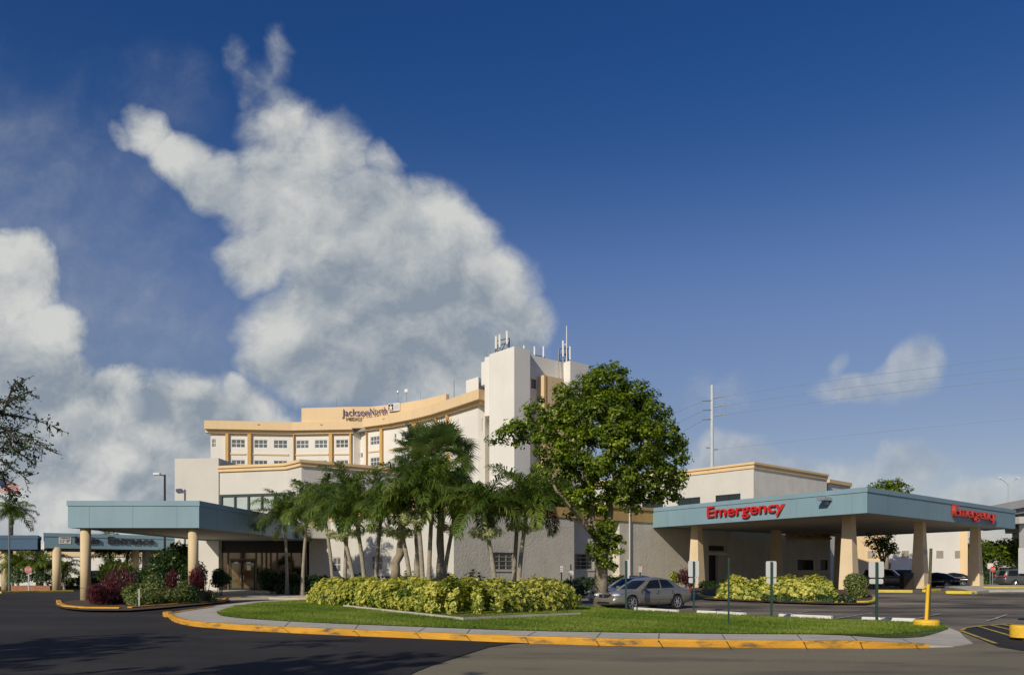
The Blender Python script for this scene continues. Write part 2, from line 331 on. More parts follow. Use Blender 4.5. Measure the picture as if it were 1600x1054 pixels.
# ============================================================ SETTING: ground
def cr(pts, n=8, closed=False):
    """Catmull-Rom through points"""
    P = [Vector((p[0], p[1])) for p in pts]; out = []; N = len(P)
    for i in range(N if closed else N-1):
        if closed: a, b, c, d_ = P[i-1], P[i], P[(i+1) % N], P[(i+2) % N]
        else: a, b, c, d_ = P[max(0, i-1)], P[i], P[i+1], P[min(N-1, i+2)]
        for k in range(n):
            t = k/n; out.append(.5*((2*b)+(c-a)*t+(2*a-5*b+4*c-d_)*t*t+(3*b-a-3*c+d_)*t**3))
    if not closed: out.append(P[-1])
    return out
def drape(name, poly, dz, material, skirt=0.0, step=1.0, parent=None, bump_fn=None):
    bm = bmesh.new(); vs = [bm.verts.new((p[0], p[1], 0)) for p in poly]; bm.faces.new(vs)
    xs = [p[0] for p in poly]; ys = [p[1] for p in poly]
    if step:
        for ax, lo_, hi_ in ((0, min(xs), max(xs)), (1, min(ys), max(ys))):
            k = math.ceil(lo_/step)*step
            while k < hi_:
                co = [0, 0, 0]; no = [0, 0, 0]; co[ax] = k; no[ax] = 1
                bmesh.ops.bisect_plane(bm, geom=bm.verts[:]+bm.edges[:]+bm.faces[:], dist=1e-5, plane_co=co, plane_no=no); k += step
    bm.normal_update()
    if bm.faces and sum(f.normal.z*f.calc_area() for f in bm.faces) < 0: bmesh.ops.reverse_faces(bm, faces=bm.faces[:])
    bmesh.ops.triangulate(bm, faces=bm.faces[:])
    for v in bm.verts: v.co.z = g(v.co.x, v.co.y)+dz+(bump_fn(v.co.x, v.co.y) if bump_fn else 0)
    if skirt:
        be = [e for e in bm.edges if e.is_boundary]; r = bmesh.ops.extrude_edge_only(bm, edges=be)
        for v in [q for q in r['geom'] if isinstance(q, bmesh.types.BMVert)]: v.co.z -= skirt
    me = bpy.data.meshes.new(name); bm.to_mesh(me); bm.free(); me.materials.append(material)
    return link(name, me, parent)
earth = mat('grass_far_ground', (.06, .09, .025), 1, .3, .15, .5, 2)
asph = mat('old_asphalt', (.235, .205, .132), .92, .16, .5, 1.0, 60, col2=(.10, .085, .065), f2=(.50, .70), s2=.55, stretch=(.30, 1.0, 1))
asph_lot = mat('worn_shadowed_asphalt', (.235, .20, .148), .9, .28, .35, 1.0, 50, col2=(.060, .050, .042), f2=(.42, .60), s2=.5, stretch=(.34, .95, 1))  # dark streaks paint shadows lying on the lot as well as wear
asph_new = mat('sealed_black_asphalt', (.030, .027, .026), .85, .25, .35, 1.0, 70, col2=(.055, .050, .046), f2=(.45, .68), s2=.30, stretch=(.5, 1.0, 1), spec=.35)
# ground sheet to the horizon
xs = [-4000, -1500, -600, -250, -120]+[x for x in range(-90, 121, 3)]+[160, 300, 700, 1600, 4000]
ys = [-600, -200, -80]+[y for y in range(-40, 151, 3)]+[200, 350, 700, 1600, 4500]
gm = MB(); gm.v = [(x, y, g(x, y)-.06) for y in ys for x in xs]; nx = len(xs)
gm.f = [[j*nx+i, j*nx+i+1, (j+1)*nx+i+1, (j+1)*nx+i] for j in range(len(ys)-1) for i in range(nx-1)]; gm.m = [0]*len(gm.f)
tag(gm.build('ground', earth, smooth=True), kind='structure')
tag(drape('road', [(-88, -30), (118, -30), (118, 16.0), (-88, 16.0)], 0.0, asph, step=2), kind='structure')
tag(drape('road_middle', [(-88, 16.0), (118, 16.0), (118, 24), (-88, 24)], 0.0, asph, step=1), kind='structure')
tag(drape('parking_lot', [(2, 24), (118, 24), (118, 112), (2, 112)], 0.0, asph_lot, step=1), kind='structure')
# sealed driveway on the left; its curved right edge paints in a shadow's outline
fresh_and_shadow = [gp(606, 1072), gp(650, 1049), gp(678, 1038), gp(706, 1029.5), gp(738, 1019), gp(765, 1010.5), gp(800, 1005.5), gp(850, 1004), (1.2, 21), (1.5, 24), (2.0, 24), (2.0, 60), (-88, 112), (-88, 14), (-6, 10), (-3, 12)]
tag(drape('driveway', [(p[0], p[1]) for p in fresh_and_shadow], .014, asph_new, step=1), kind='structure')
# island: raised walk, kerb, lawn
curb_o = [gp(262, 962), gp(272, 971), gp(300, 978), gp(350, 982.5), gp(400, 986), gp(500, 991), gp(640, 997), gp(780, 1003), gp(900, 1007), gp(1000, 1009.5), gp(1100, 1011), gp(1200, 1012), gp(1300, 1012.5), gp(1400, 1012), gp(1490, 1010)]
lawn_f = [gp(338, 956, .15), gp(345, 961, .15), gp(370, 964.5, .15), gp(400, 967, .15), gp(500, 972.5, .15), gp(650, 978.5, .15), gp(800, 984, .15), gp(1000, 988, .15), gp(1200, 990, .15), gp(1390, 990, .15)]
right_tip = [gp(1440, 989.5, .1), gp(1482, 985, .05)]
lawn_b = [gp(1478, 983, .05), gp(1432, 974.5, .12), gp(1350, 971, .12), gp(1200, 965, .12), gp(1100, 960, .12), gp(980, 954, .12), gp(935, 950, .12), gp(880, 945.5, .12), gp(700, 938.5, .12), gp(560, 937, .12), gp(470, 938.5, .13), gp(410, 941.5, .14), gp(365, 947, .15)]
walk_b = [gp(1478, 983.5, .04), gp(1432, 975.5, .1), gp(1350, 972, .1), gp(1200, 966, .1), gp(1100, 961, .1), gp(980, 955, .1), gp(935, 950.6, .1), gp(880, 946, .1), gp(700, 938, .1), gp(560, 935.6, .1), gp(470, 936.4, .12), gp(410, 938.5, .13), gp(355, 943.5, .14), gp(300, 951, .15), gp(268, 957, .15)]
co = cr(curb_o, 5)
isl = co+[gp(1520, 1005), gp(1500, 990)]+cr(walk_b, 4)
def ramp(x, y):  # the walk falls to the road at its right-hand end
    return -.135*S((x-7.2)/3.2)*S((24.5-y)/3.0) if x > 7 else 0
tag(drape('sidewalk', [(p.x, p.y) for p in isl], .15, concrete, skirt=.16, step=.5, bump_fn=ramp), kind='structure')
lawnpoly = cr(lawn_f, 5)+right_tip+cr(lawn_b, 5)
grassm = mat('lawn_soil_green', (.10, .155, .025), 1, .35, 2.5, .8, 40)
tag(drape('lawn', [(p.x, p.y) for p in lawnpoly], .168, grassm, step=.5, bump_fn=lambda x, y: ramp(x, y)), kind='structure')
# yellow kerb along the outer edge
def curb(name, pts, h, wd, material, label, closed=False, z=0.0, zf=None, group=None):
    m = MB(); m.strip(pts, -wd, .012, z, h, closed=closed, zf=zf or g)
    o = m.build(name, material, bevel=.02); tag(o, label, 'kerb', group); return o
cpts = [Vector(p) for p in cr([gp(330, 947.5, .15), gp(290, 953, .15), gp(266, 958, .13)]+curb_o, 6)]
curb('yellow_kerb', cpts[:-3], .175, .17, yellow, 'long curved yellow kerb along the outer edge of the lawn island', zf=lambda x, y: g(x, y)+(ramp(x, y) if x > 7 else 0)-.0)
# joints in the walk
jm = MB()
for k in range(2, len(lawn_f)-1):
    pass
for (pxa, pya, pxb, pyb) in [(455, 968, 436, 985), (560, 974.5, 548, 990), (665, 979, 640, 993.5), (735, 981.5, 722, 997), (838, 985, 806, 1001), (939, 987, 923, 1004), (1030, 988.5, 1028, 1006), (1128, 989.5, 1140, 1008), (1245, 990, 1262, 1008.5), (1330, 990, 1352, 1008), (1410, 990, 1445, 1007)]:
    a = gp(pxa, pya, .16); b = gp(pxb, pyb, .16); e = (b-a).normalized(); n = Vector((e.y, -e.x))*.012; zz = lambda p: g(*p)+.154+ramp(*p); b = a.lerp(b, .80)
    nseg = 4
    for i in range(nseg):
        p = a.lerp(b, i/nseg); q = a.lerp(b, (i+1)/nseg)
        jm.add([(*(p-n), zz(p)), (*(q-n), zz(q)), (*(q+n), zz(q)), (*(p+n), zz(p))], [(0, 1, 2, 3)])
tag(jm.build('sidewalk_joints', mat('joint_dark', (.10, .09, .075), 1)), kind='structure')
# grass blades
def inpoly(X, Y, poly):
    c = np.zeros(len(X), bool); n = len(poly)
    for i in range(n):
        x1, y1 = poly[i]; x2, y2 = poly[i-1]
        m = ((y1 > Y) != (y2 > Y)) & (X < (x2-x1)*(Y-y1)/((y2-y1) if abs(y2-y1) > 1e-9 else 1e-9)+x1); c ^= m
    return c
lp = [(p.x, p.y) for p in lawnpoly]
gv = np.vectorize(g); rv = np.vectorize(ramp)
def blades(name, poly, n, h, material, z0):
    a = np.array(poly); X = NR.uniform(a[:, 0].min(), a[:, 0].max(), n); Y = a[:, 1].min()+(a[:, 1].max()-a[:, 1].min())*NR.uniform(0, 1, n)**1.35
    k = inpoly(X, Y, poly); X = X[k]; Y = Y[k]; n = len(X); Z = gv(X, Y)+z0+rv(X, Y)
    th = NR.uniform(0, 6.283, n); wd = NR.uniform(.008, .018, n); hh = h*NR.uniform(.5, 1.25, n)*(.8+.4*np.sin(X*1.7+np.sin(Y*1.3)*2)*.5); ln = NR.uniform(-.05, .05, (n, 2))
    v = np.empty((n, 3, 3)); dx = np.cos(th)*wd; dyy = np.sin(th)*wd
    v[:, 0] = np.stack([X-dx, Y-dyy, Z], 1); v[:, 1] = np.stack([X+dx, Y+dyy, Z], 1); v[:, 2] = np.stack([X+ln[:, 0], Y+ln[:, 1], Z+hh], 1)
    t = np.clip(.5+.22*np.sin(X*.9+1.3*np.sin(Y*.7))+.10*np.sin(X*3.1+Y*2.3)+NR.normal(0, .18, n), 0, 1)
    return np_mesh(name, v.reshape(-1, 3), np.arange(3*n).reshape(-1, 3), material, tint=t)
grassleaf = leafmat('grass_blade', [(0, (.10, .165, .02)), (.5, (.19, .275, .03)), (.85, (.27, .34, .055)), (1, (.40, .40, .12))], .55, .4, .3)
tag(blades('grass', lp, 330000, .07, grassleaf, .165), kind='stuff')
# entrance walk, planted beds
bedL = [gp(90, 943.5, .12), gp(98, 948, .12), gp(130, 951.5, .12), gp(190, 952, .12), gp(215, 951, .12), gp(270, 946.5, .12), gp(352, 938.5, .12), gp(352, 934.5, .12), gp(330, 930, .12), gp(230, 931, .12), gp(120, 936, .12)]
bl = cr(bedL, 5, True)
tag(drape('planting_bed', [(p.x, p.y) for p in bl], .10, mulch, step=1), kind='structure')
def ccw(P):
    a = sum(P[i-1][0]*P[i][1]-P[i][0]*P[i-1][1] for i in range(len(P))); return a > 0
curb('yellow_kerb', [gp(88, 941), gp(90, 946), gp(98, 950), gp(130, 953), gp(186, 953.5)], .16, .22, yellow, 'short curved yellow kerb round the foot of the left round column')
curb('yellow_kerb', [gp(206, 952.5), gp(230, 950.5), gp(270, 947.5), gp(310, 943.8), gp(352, 940), gp(356, 936)], .16, .22, yellow, 'yellow kerb in front of the mixed shrubs under the blue canopy')
walkE = [gp(345, 935, .1), gp(420, 933.5, .1), gp(480, 934.5, .1), gp(520, 935, .1), (-9.5, 56), (-13.5, 66), (-16.6, 68), (-28, 68.2), (-26, 60)]
tag(drape('entrance_walk', [(p[0], p[1]) for p in walkE], .13, concrete, skirt=.14, step=1), kind='structure')
ek = cr([gp(343, 936.5), gp(420, 934.8), gp(480, 935.6), gp(530, 936.5)], 6)
curb('yellow_kerb', ek, .15, .16, yellow, 'yellow kerb of the walk in front of the glass entrance doors')
# emergency bed
bedE = [gp(1092, 931, .12), gp(1100, 934, .12), gp(1200, 938.5, .12), gp(1290, 941.3, .12), gp(1352, 941.8, .12), gp(1370, 939, .12), gp(1366, 934, .12)]+[Vector((23.5, 56)), Vector((17, 60)), Vector((13.0, 57))]
tag(drape('emergency_planting_bed', [(p.x, p.y) for p in bedE], .10, mulch, step=1), kind='structure')
curb('yellow_kerb', cr([gp(1091, 931), gp(1100, 935), gp(1150, 937.5), gp(1200, 940), gp(1290, 943), gp(1350, 943.5), gp(1368, 941.5), gp(1370, 936.5)], 5), .17, .2, yellow2, 'long pale yellow kerb of the hedge bed before the emergency canopy')
curb('yellow_kerb', [gp(1372, 925), gp(1426, 925.5)], .17, .2, yellow2, 'short yellow kerb beside the dark bin under the emergency canopy')
curb('yellow_kerb', [gp(1446, 924.5), gp(1470, 923)], .17, .2, yellow2, 'shortest yellow kerb, right behind the leaning post')
curb('yellow_kerb', [gp(1478, 926.8), gp(1526, 927.5)], .17, .25, yellow2, 'separate yellow kerb strip in front of the rightmost canopy column')
curb('yellow_kerb', [gp(1537, 920.5), gp(1575, 920.5), gp(1640, 920)], .20, .25, yellow2, 'yellow kerb before the dark minivan at the right edge')
isE = [gp(1520, 925.5, .1), gp(1545, 922, .1), gp(1640, 921.5, .1), (52, 78), (40, 76), (36, 70), (34, 66)]
tag(drape('kerb_island', [(p[0], p[1]) for p in isE], .13, concrete, skirt=.14, step=1), kind='structure')
curb('yellow_kerb', [gp(2, 926.5), gp(60, 925), gp(115, 924)], .15, .2, yellow2, 'low yellow kerb before the brick planter at the far left')
# paint
def stripe(mb, a, b, wd=.10, dz=.024, n=6):
    a = Vector(a); b = Vector(b); e = (b-a).normalized(); m = Vector((e.y, -e.x))*wd/2
    for i in range(n):
        p = a.lerp(b, i/n); q = a.lerp(b, (i+1)/n)
        mb.add([(*(p-m), g(*(p-m))+dz), (*(q-m), g(*(q-m))+dz), (*(q+m), g(*(q+m))+dz), (*(p+m), g(*(p+m))+dz)], [(0, 1, 2, 3)])
ypaint = mat('worn_yellow_road_paint', (.50, .38, .07), .85, .2, 3, col2=(.12, .10, .06), f2=(.5, .68), s2=3)
wpaint = mat('worn_white_road_paint', (.50, .48, .43), .85, .2, 3, col2=(.14, .12, .10), f2=(.45, .6), s2=2.5)
blk = [gp(1502, 986), gp(1508, 981.5), gp(1530, 978), gp(1580, 974.8), gp(1660, 972), gp(1680, 1030), gp(1560, 1010)]
tag(drape('hatched_paving', [(p.x, p.y) for p in blk], .012, asph_new, step=1), kind='structure')
hm = MB()
for q in [(1502, 986, 1556, 1006), (1502, 985.5, 1509, 981), (1508, 981.3, 1530, 978), (1530, 978, 1582, 974.6), (1529, 979, 1640, 1012), (1548, 977, 1640, 999), (1566, 976, 1650, 992)]:
    stripe(hm, gp(q[0], q[1]), gp(q[2], q[3]), .11, .028)
tag(hm.build('road_markings', ypaint), kind='structure')
wm = MB()
for q in [(1080, 943.5, 1215, 941.2), (1395, 930.5, 1600, 926.5), (1120, 939.6, 1190, 941), (1370, 931, 1440, 933)]:
    stripe(wm, gp(q[0], q[1]), gp(q[2], q[3]), .10, .028)
for k in range(5):  # parking stall lines
    a = gp(1070+k*118, 962+k*2.2); stripe(wm, a, a+Vector((3.4, 4.6)), .10, .028)
tag(wm.build('parking_lines', wpaint), kind='structure')
# lawn bed under the hedge
bedH = [gp(508, 941, .17), gp(540, 946.5, .17), gp(620, 954, .17), gp(715, 964, .17), gp(800, 961, .17), gp(905, 955.5, .17), gp(880, 948, .17), gp(700, 940, .17), gp(560, 937.5, .17)]
tag(drape('hedge_bed', [(p.x, p.y) for p in bedH], .185, mulch, step=.5), kind='structure')
em = MB(); em.strip([gp(536, 946, .2), gp(620, 955.2, .2), gp(722, 966.5, .2)], -.1, 0, .16, .25); em.strip([gp(724, 966.7, .2), gp(800, 963, .2), gp(908, 958.5, .2)], -.1, 0, .16, .25)
tag(em.build('bed_edging', concrete), 'thin grey concrete edging along the front of the yellow hedge bed', 'edging')
# ============================================================ BUILDINGS
def window(parent, A, B, pa, pb, ya, yb, gmat, fmat, nx_=2, nz=1, d=-.10, fw=.07, mv=.05, px=True, name='window', label=None):
    """glass pane (part) with its frame (sub-part); pa..pb photo columns or distances"""
    ua, ub = (hit(A, B, pa), hit(A, B, pb)) if px else (pa, pb)
    if px:
        Ym = along(A, B, (ua+ub)/2).y; z1, z0 = ZZ(ya, Ym), ZZ(yb, Ym)
    else: z0, z1 = ya, yb
    gl = MB().on(A, B, ua, ub, z0, z1, d-.03, d).build(name, gmat, parent)
    if label: gl['label'] = label
    f = MB()
    f.on(A, B, ua-.02, ub+.02, z0-.02, z0+fw, d, d+.07); f.on(A, B, ua-.02, ub+.02, z1-fw, z1+.02, d, d+.07)
    f.on(A, B, ua-.02, ua+fw, z0+fw, z1-fw, d, d+.07); f.on(A, B, ub-fw, ub+.02, z0+fw, z1-fw, d, d+.07)
    for i in range(1, nx_): u = ua+(ub-ua)*i/nx_; f.on(A, B, u-mv/2, u+mv/2, z0+fw, z1-fw, d, d+.05)
    for i in range(1, nz): z = z0+(z1-z0)*i/nz; f.on(A, B, ua+fw, ub-fw, z-mv/2, z+mv/2, d, d+.045)
    f.build('window_frame', fmat, gl)
    return gl, (ua, ub, z0, z1)
def hole(A, B, pa, pb, ya, yb):
    ua, ub = hit(A, B, pa), hit(A, B, pb); Ym = along(A, B, (ua+ub)/2).y
    return (ua, ub, ZZ(yb, Ym), ZZ(ya, Ym))

# ---------- main tower with curved wing
TW = empty('hospital_tower', (-20, 130, 0)); tag(TW, 'tall cream hospital tower with curved wing, peach parapets and rooftop lettering', 'hospital')
ZB, ZT = 24.4, 25.72
P = [pt(319, 132), pt(456, 133.5), pt(549.5, 132.5)]; Q = [pt(566, 130.7), pt(605, 127.7), pt(643, 123.8), pt(672, 120.2), pt(701.5, 115.9), pt(748, 109.4), pt(768.5, 111.4)]
fm = MB(); fm.strip(P, -1.0, 0, ZB, ZT); fm.strip(Q, -1.0, 0, ZB, ZT)
fm.v = fm.v; fm.build('parapet', peach_far, TW)
# parapet end return at the left, underside soffits
so = MB(); so.strip(P, -1.6, -.65, ZB-.5, ZB-.004); so.strip(Q, -1.4, -.65, ZB-.4, ZB-.004); so.build('eave', peach_far, TW)
def offp(pts, d):
    m = MB(); m.strip(pts, d, d+.01, 0, 1); return [Vector(m.v[4*i][:2]) for i in range(len(pts))]
WP = offp(P, -1.2); WQ = offp(Q, -1.2); WP[0] = along(WP[0], WP[1], hit(WP[0], WP[1], 329))
WQ[-2] = along(WQ[-3], WQ[-2], hit(WQ[-3], WQ[-2], 747))
wm_ = MB()
win = {0: [(362, 383), (397.5, 418), (428, 449)], 1: [(463.2, 482.5), (492, 511.5), (525, 544.3)]}
rows = []
for k in range(6): rows.append((22.98-1.28-3.28*k, 22.98-3.28*k))
wspec = []
for i in (0, 1):
    A, B = WP[i], WP[i+1]; hs = []
    for (a, b) in win[i]:
        ua, ub = hit(A, B, a), hit(A, B, b)
        for (z0, z1) in rows[:3]: hs.append((ua, ub, z0, z1)); wspec.append((A, B, ua, ub, z0, z1, 3))
    if i == 0:
        ua, ub = hit(A, B, 331.5), hit(A, B, 337.5)
        for (z0, z1) in rows[:2]: hs.append((ua, ub, z0, z1)); wspec.append((A, B, ua, ub, z0, z1, 2))
    wm_.wall(A, B, 0, ZB-.1, hs, dep=.25)
winr = [(0, 578.8, 592.6), (0, 0, 0), (1, 607, 619), (1, 626.5, 639), (2, 651, 663), (3, 676, 679.5), (3, 687, 698), (4, 713.3, 716.6)]
for i in range(len(WQ)-1):
    A, B = WQ[i], WQ[i+1]; hs = []
    for (j, a, b) in winr:
        if j != i or b == 0: continue
        ua, ub = max(.3, hit(A, B, a)), hit(A, B, b)
        ub = min(ub, (B-A).length-.3)
        for (z0, z1) in rows[:3]: hs.append((ua, ub, z0, z1)); wspec.append((A, B, ua, ub, z0, z1, 1 if i >= 4 or ub-ua < .6 else 3))
    if i == 5:
        L = (B-A).length; hs.append((L*.55, L*.78, 20.6, 22.3)); wspec.append((A, B, L*.55, L*.78, 20.6, 22.3, 2))
    wm_.wall(A, B, 0, ZB-.1, hs, dep=.25)
# recess between the two halves
rc0 = WP[2]+Vector((0, 0)); rc1 = WQ[0]
wm_.wall(rc0, rc0+Vector((.9, .9)), 0, ZB+.9); wm_.wall(rc0+Vector((.9, .9)), rc1+Vector((-.1, .9)), 0, ZB+.9, [(.1, .7, 20.2, 20.9), (.1, .7, 16.9, 17.6)], dep=.2)
wm_.wall(rc1+Vector((-.1, .9)), rc1, 0, ZB+.9)
back = [WQ[-1]+Vector((6, 16)), Vector((WP[0].x+4, WP[0].y+17))]
wm_.wall(WQ[-1], back[0], 0, ZB); wm_.wall(back[0], back[1], 0, ZB); wm_.wall(back[1], WP[0], 0, ZB)
wm_.build('wall', white_f, TW)
for (A, B, ua, ub, z0, z1, nn) in wspec:
    window(TW, A, B, ua, ub, z0, z1, glass_t, frame_w, nn, 2, d=-.14, fw=.07, mv=.09, px=False)
rf = MB(); rf.prism([*WP, *WQ, *back], ZB-.3, ZB+.25); rf.build('roof', roofm, TW)
# pilasters and ledges
def pil(A, B, a, b, z1=ZB-.1, dd=.45, m=ochre):
    ua, ub = max(.02, hit(A, B, a)), hit(A, B, b); MB().on(A, B, ua, ub, 0, z1, 0.003, dd).build('pilaster', m, TW)
for (i, a, b) in [(0, 353, 357.5), (0, 387.5, 392.8), (1, 457.5, 460.5), (1, 515, 520), (1, 547, 549.5)]: pil(WP[i], WP[i+1], a, b)
for (i, a, b) in [(0, 571.2, 575.2), (0, 596, 599.5), (2, 643.5, 647), (3, 681, 684), (3, 700.3, 702)]: pil(WQ[i], WQ[i+1], a, b)
def ledge(A, B, a, b, z):
    ua, ub = hit(A, B, a), hit(A, B, b); MB().on(A, B, ua, ub, z, z+.22, .002, .14).build('ledge', peach_far, TW)
for k in range(2):
    z = 20.55-3.28*k
    for (i, a, b) in [(0, 359, 384.5), (0, 395, 451), (1, 461.5, 513), (1, 522, 546)]: ledge(WP[i], WP[i+1], a, b, z)
    for (i, a, b) in [(0, 576.5, 594.5), (1, 607, 641)]: ledge(WQ[i], WQ[i+1], a, b, z)
# raised screen wall with the lettering
SW = [pt(471, 133.6), pt(549.5, 132.5)]; SR = [pt(549.5, 132.5), pt(580, 132.4), pt(620, 130.4), pt(660, 127.0), pt(697, 123)]
sm_ = MB(); sm_.strip(SW, -.6, -.001, ZT, 27.96); sm_.strip(SR, -.6, -.001, ZB+.2, 27.96)
sm_.build('screen_wall', peach_far, TW)
dk = MB()
for (A, B, pxs) in [(P[0], P[1], (403.5,)), (P[1], P[2], (502,)), (Q[0], Q[1], (599.5,)), (Q[2], Q[3], (681,))]:
    for p_ in pxs:
        u = hit(A, B, p_)
        if 0 < u: dk.on(A, B, u-.16, u+.16, ZT-.55, ZT-.4, .0, .12)
dk.build('scupper', ochre, TW)
def text(body, size, depth, mat_, A, B, ua, ub, zbase, h, d, name, parent, sidemat=None, offset=0.0, shear=0, label=None):
    """lettering as a mesh on the line A->B, scaled to the width ua..ub and the cap height h"""
    cu = bpy.data.curves.new('t', 'FONT'); cu.body = body; cu.size = 1; cu.extrude = .5; cu.offset = offset; cu.shear = shear; cu.resolution_u = 3
    to = bpy.data.objects.new('t', cu); me = bpy.data.meshes.new_from_object(to); bpy.data.objects.remove(to)
    co = np.empty(len(me.vertices)*3, np.float32); me.vertices.foreach_get('co', co); co = co.reshape(-1, 3)
    x0, x1 = co[:, 0].min(), co[:, 0].max()
    A = Vector(A[:2]); e = (Vector(B[:2])-A).normalized(); n = Vector((e.y, -e.x)); cap = .70
    u = ua+(co[:, 0]-x0)/(x1-x0)*(ub-ua); z = zbase+co[:, 1]/cap*h; dd = d+(co[:, 2]+.5)*depth
    co2 = np.stack([A.x+e.x*u+n.x*dd, A.y+e.y*u+n.y*dd, z], 1).astype(np.float32)
    me.vertices.foreach_set('co', co2.ravel()); me.materials.append(mat_)
    if sidemat:
        me.materials.append(sidemat); fn = n.to_3d()
        for p_ in me.polygons:
            pass
        me.update(); 
        for p_ in me.polygons:
            if abs(p_.normal.dot(fn)) < .5: p_.material_index = 1
    me.update(); me.name = name
    o = link(name, me, parent)
    if label: o['label'] = label
    return o
sA, sB = pt(530, 132.3), pt(630, 129.5)
s1A, s1B = pt(530, 132.62), pt(580, 132.2); sA, sB = pt(577, 132.25), pt(626, 129.95); brn = mat('brown_letters', (.10, .06, .05), .6)
text('Jackson', 1, .05, purple, s1A, s1B, hit(s1A, s1B, 534.5), hit(s1A, s1B, 576.5), 26.5, 1.12, .05, 'sign_lettering', TW)
text('North', 1, .05, purple, sA, sB, hit(sA, sB, 578.5), hit(sA, sB, 604.5), 26.52, 1.15, .06, 'sign_lettering', TW)
text('MEDICAL', 1, .08, brn, s1A, s1B, hit(s1A, s1B, 541), hit(s1A, s1B, 571), 25.76, .50, .06, 'sign_lettering', TW)
text('CENTER', 1, .08, brn, sA, sB, hit(sA, sB, 574), hit(sA, sB, 598), 25.76, .50, .12, 'sign_lettering', TW)
lg = MB(); a, b = hit(sA, sB, 607.5), hit(sA, sB, 625.5); lg.on(sA, sB, a, b, 26.85, 28.05, .1, .2); lo_ = lg.build('logo_panel', frame_w, TW)
l2 = MB(); l2.on(sA, sB, a+.06, a+.95, 26.95, 27.95, .2, .225); l2.build('logo_square', black, lo_)
l3 = MB(); mx_ = a+.5
l3.on(sA, sB, mx_-.28, mx_+.28, 27.42, 27.56, .225, .24); l3.on(sA, sB, mx_-.07, mx_+.07, 27.1, 27.42, .225, .24); l3.on(sA, sB, mx_-.09, mx_+.09, 27.62, 27.8, .225, .24); l3.on(sA, sB, mx_-.25, mx_-.12, 27.0, 27.25, .225, .24); l3.on(sA, sB, mx_+.12, mx_+.25, 27.0, 27.25, .225, .24); l3.on(sA, sB, mx_-.15, mx_+.15, 27.2, 27.44, .225, .238)
l3.build('logo_figure', frame_w, lo_)
l4 = MB()
for k in range(5): l4.on(sA, sB, a+1.08, b-.1-.08*(k % 2), 27.02+k*.19, 27.10+k*.19, .2, .22)
l4.build('logo_text_lines', mat('logo_grey', (.30, .31, .36)), lo_)
# tower shaft
T = [pt(764.6, 107.9), pt(803.5, 104), pt(828.3, 105.8), pt(829.2, 108.1), pt(881.4, 112.0), pt(891, 111.0), pt(920, 113.5)]
ZTW = 29.8
tm = MB()
tm.wall(T[0], T[1], 0, ZTW); tm.wall(T[1], T[2], 0, ZTW); tm.wall(T[2], T[3], 0, ZTW)
h1 = hole(T[3], T[4], 829.8, 838, 592, 607); h2 = (h1[0], h1[1], h1[2]-3.28, h1[3]-3.28)
tm.wall(T[3], T[4], 0, ZTW, [h1, h2]); tm.wall(T[4], T[5], 0, ZTW); tm.wall(T[5], T[6], 0, ZTW)
tb = [T[6]+Vector((1, 14)), T[0]+Vector((1, 18))]
tm.wall(T[6], tb[0], 0, ZTW); tm.wall(tb[0], tb[1], 0, ZTW); tm.wall(tb[1], T[0], 0, ZTW)
tm.cap(T+tb, ZTW-.05)
tm.build('tower_shaft', white_f, TW)
for h_ in (h1, h2): window(TW, T[3], T[4], *h_, glass_t, frame_g, 2, 3, px=False, d=-.12)
st = MB()
a0 = pt(757.3, 108.6); a1 = T[0]+Vector((-.02, .35)); st.prism([a0, a1, a1+Vector((.6, 4)), a0+Vector((.6, 4))], 22, 29.62)
a0 = pt(752, 109.6); a1 = pt(757.4, 109.1); st.prism([a0, a1, a1+Vector((.6, 4)), a0+Vector((.6, 4))], 26.2, 29.2)
a0 = pt(728, 116.2); a1 = pt(747.6, 114.0); a2 = pt(752.5, 115.2); st.prism([a0, a1, a2, a2+Vector((0, 5)), a0+Vector((1, 5))], 24.5, ZZ(588.5, 114)); st.build('roof_block', white_f, TW)
pm = MB(); c0 = along(T[3], T[4], hit(T[3], T[4], 839)); e = (T[4]-T[3]).normalized(); n = Vector((e.y, -e.x))
q = [c0, c0+n*1.3, c0+n*1.3+e*3.6, c0+e*3.6]
pm.prism(q, 4, ZZ(585.5, (c0+n*1.3).y)); pm.build('stair_projection', peach_far, TW)
MB().on(c0+n*1.302, c0+n*1.302+e*3.6, 0, .35, 4, ZZ(585.5, (c0+n*1.3).y)+.01, 0, .10).build('pilaster', ochre, TW)
# black block in place of the dark recess next to the tower
MB().prism([pt(748, 110.8), pt(763, 110.2), pt(764, 113), pt(750, 113)], ZT-.2, ZT+1.1).build('dark_recess_block', black, TW)

# ---------- rooftop equipment: each thing its own
def whip(px, Y, y0, y1, label, r=.045, m=None, g_='thin whip antennas on the hospital roof', zb=None):
    zb_ = ZZ(y1, Y) if zb is None else zb
    o = MB().tube([(PX(px, Y), Y, zb_), (PX(px, Y), Y, ZZ(y0, Y))], [r, r*.6], 6).build('whip_antenna', m or steel); return tag(o, label, 'antenna', g_)
whip(525.5, 133.2, 620, 637, 'whip antenna on the parapet left of the purple lettering', zb=27.9)
whip(570.3, 132.9, 629, 637, 'short whip antenna above the middle of the purple lettering', r=.03, zb=27.9)
whip(656.5, 127.8, 610, 630, 'whip antenna right of the white dish', zb=27.9)
whip(709.5, 122, 594, 622, 'dark thin mast between the dish and the tower', m=black, r=.05, zb=24.6)
whip(763.6, 109.3, 542, 553, 'small whip at the left top corner of the tower', zb=29.6)
whip(885.3, 112.5, 509, 556, 'tallest whip antenna on the right tower block', r=.09, m=frame_w, zb=29.7)
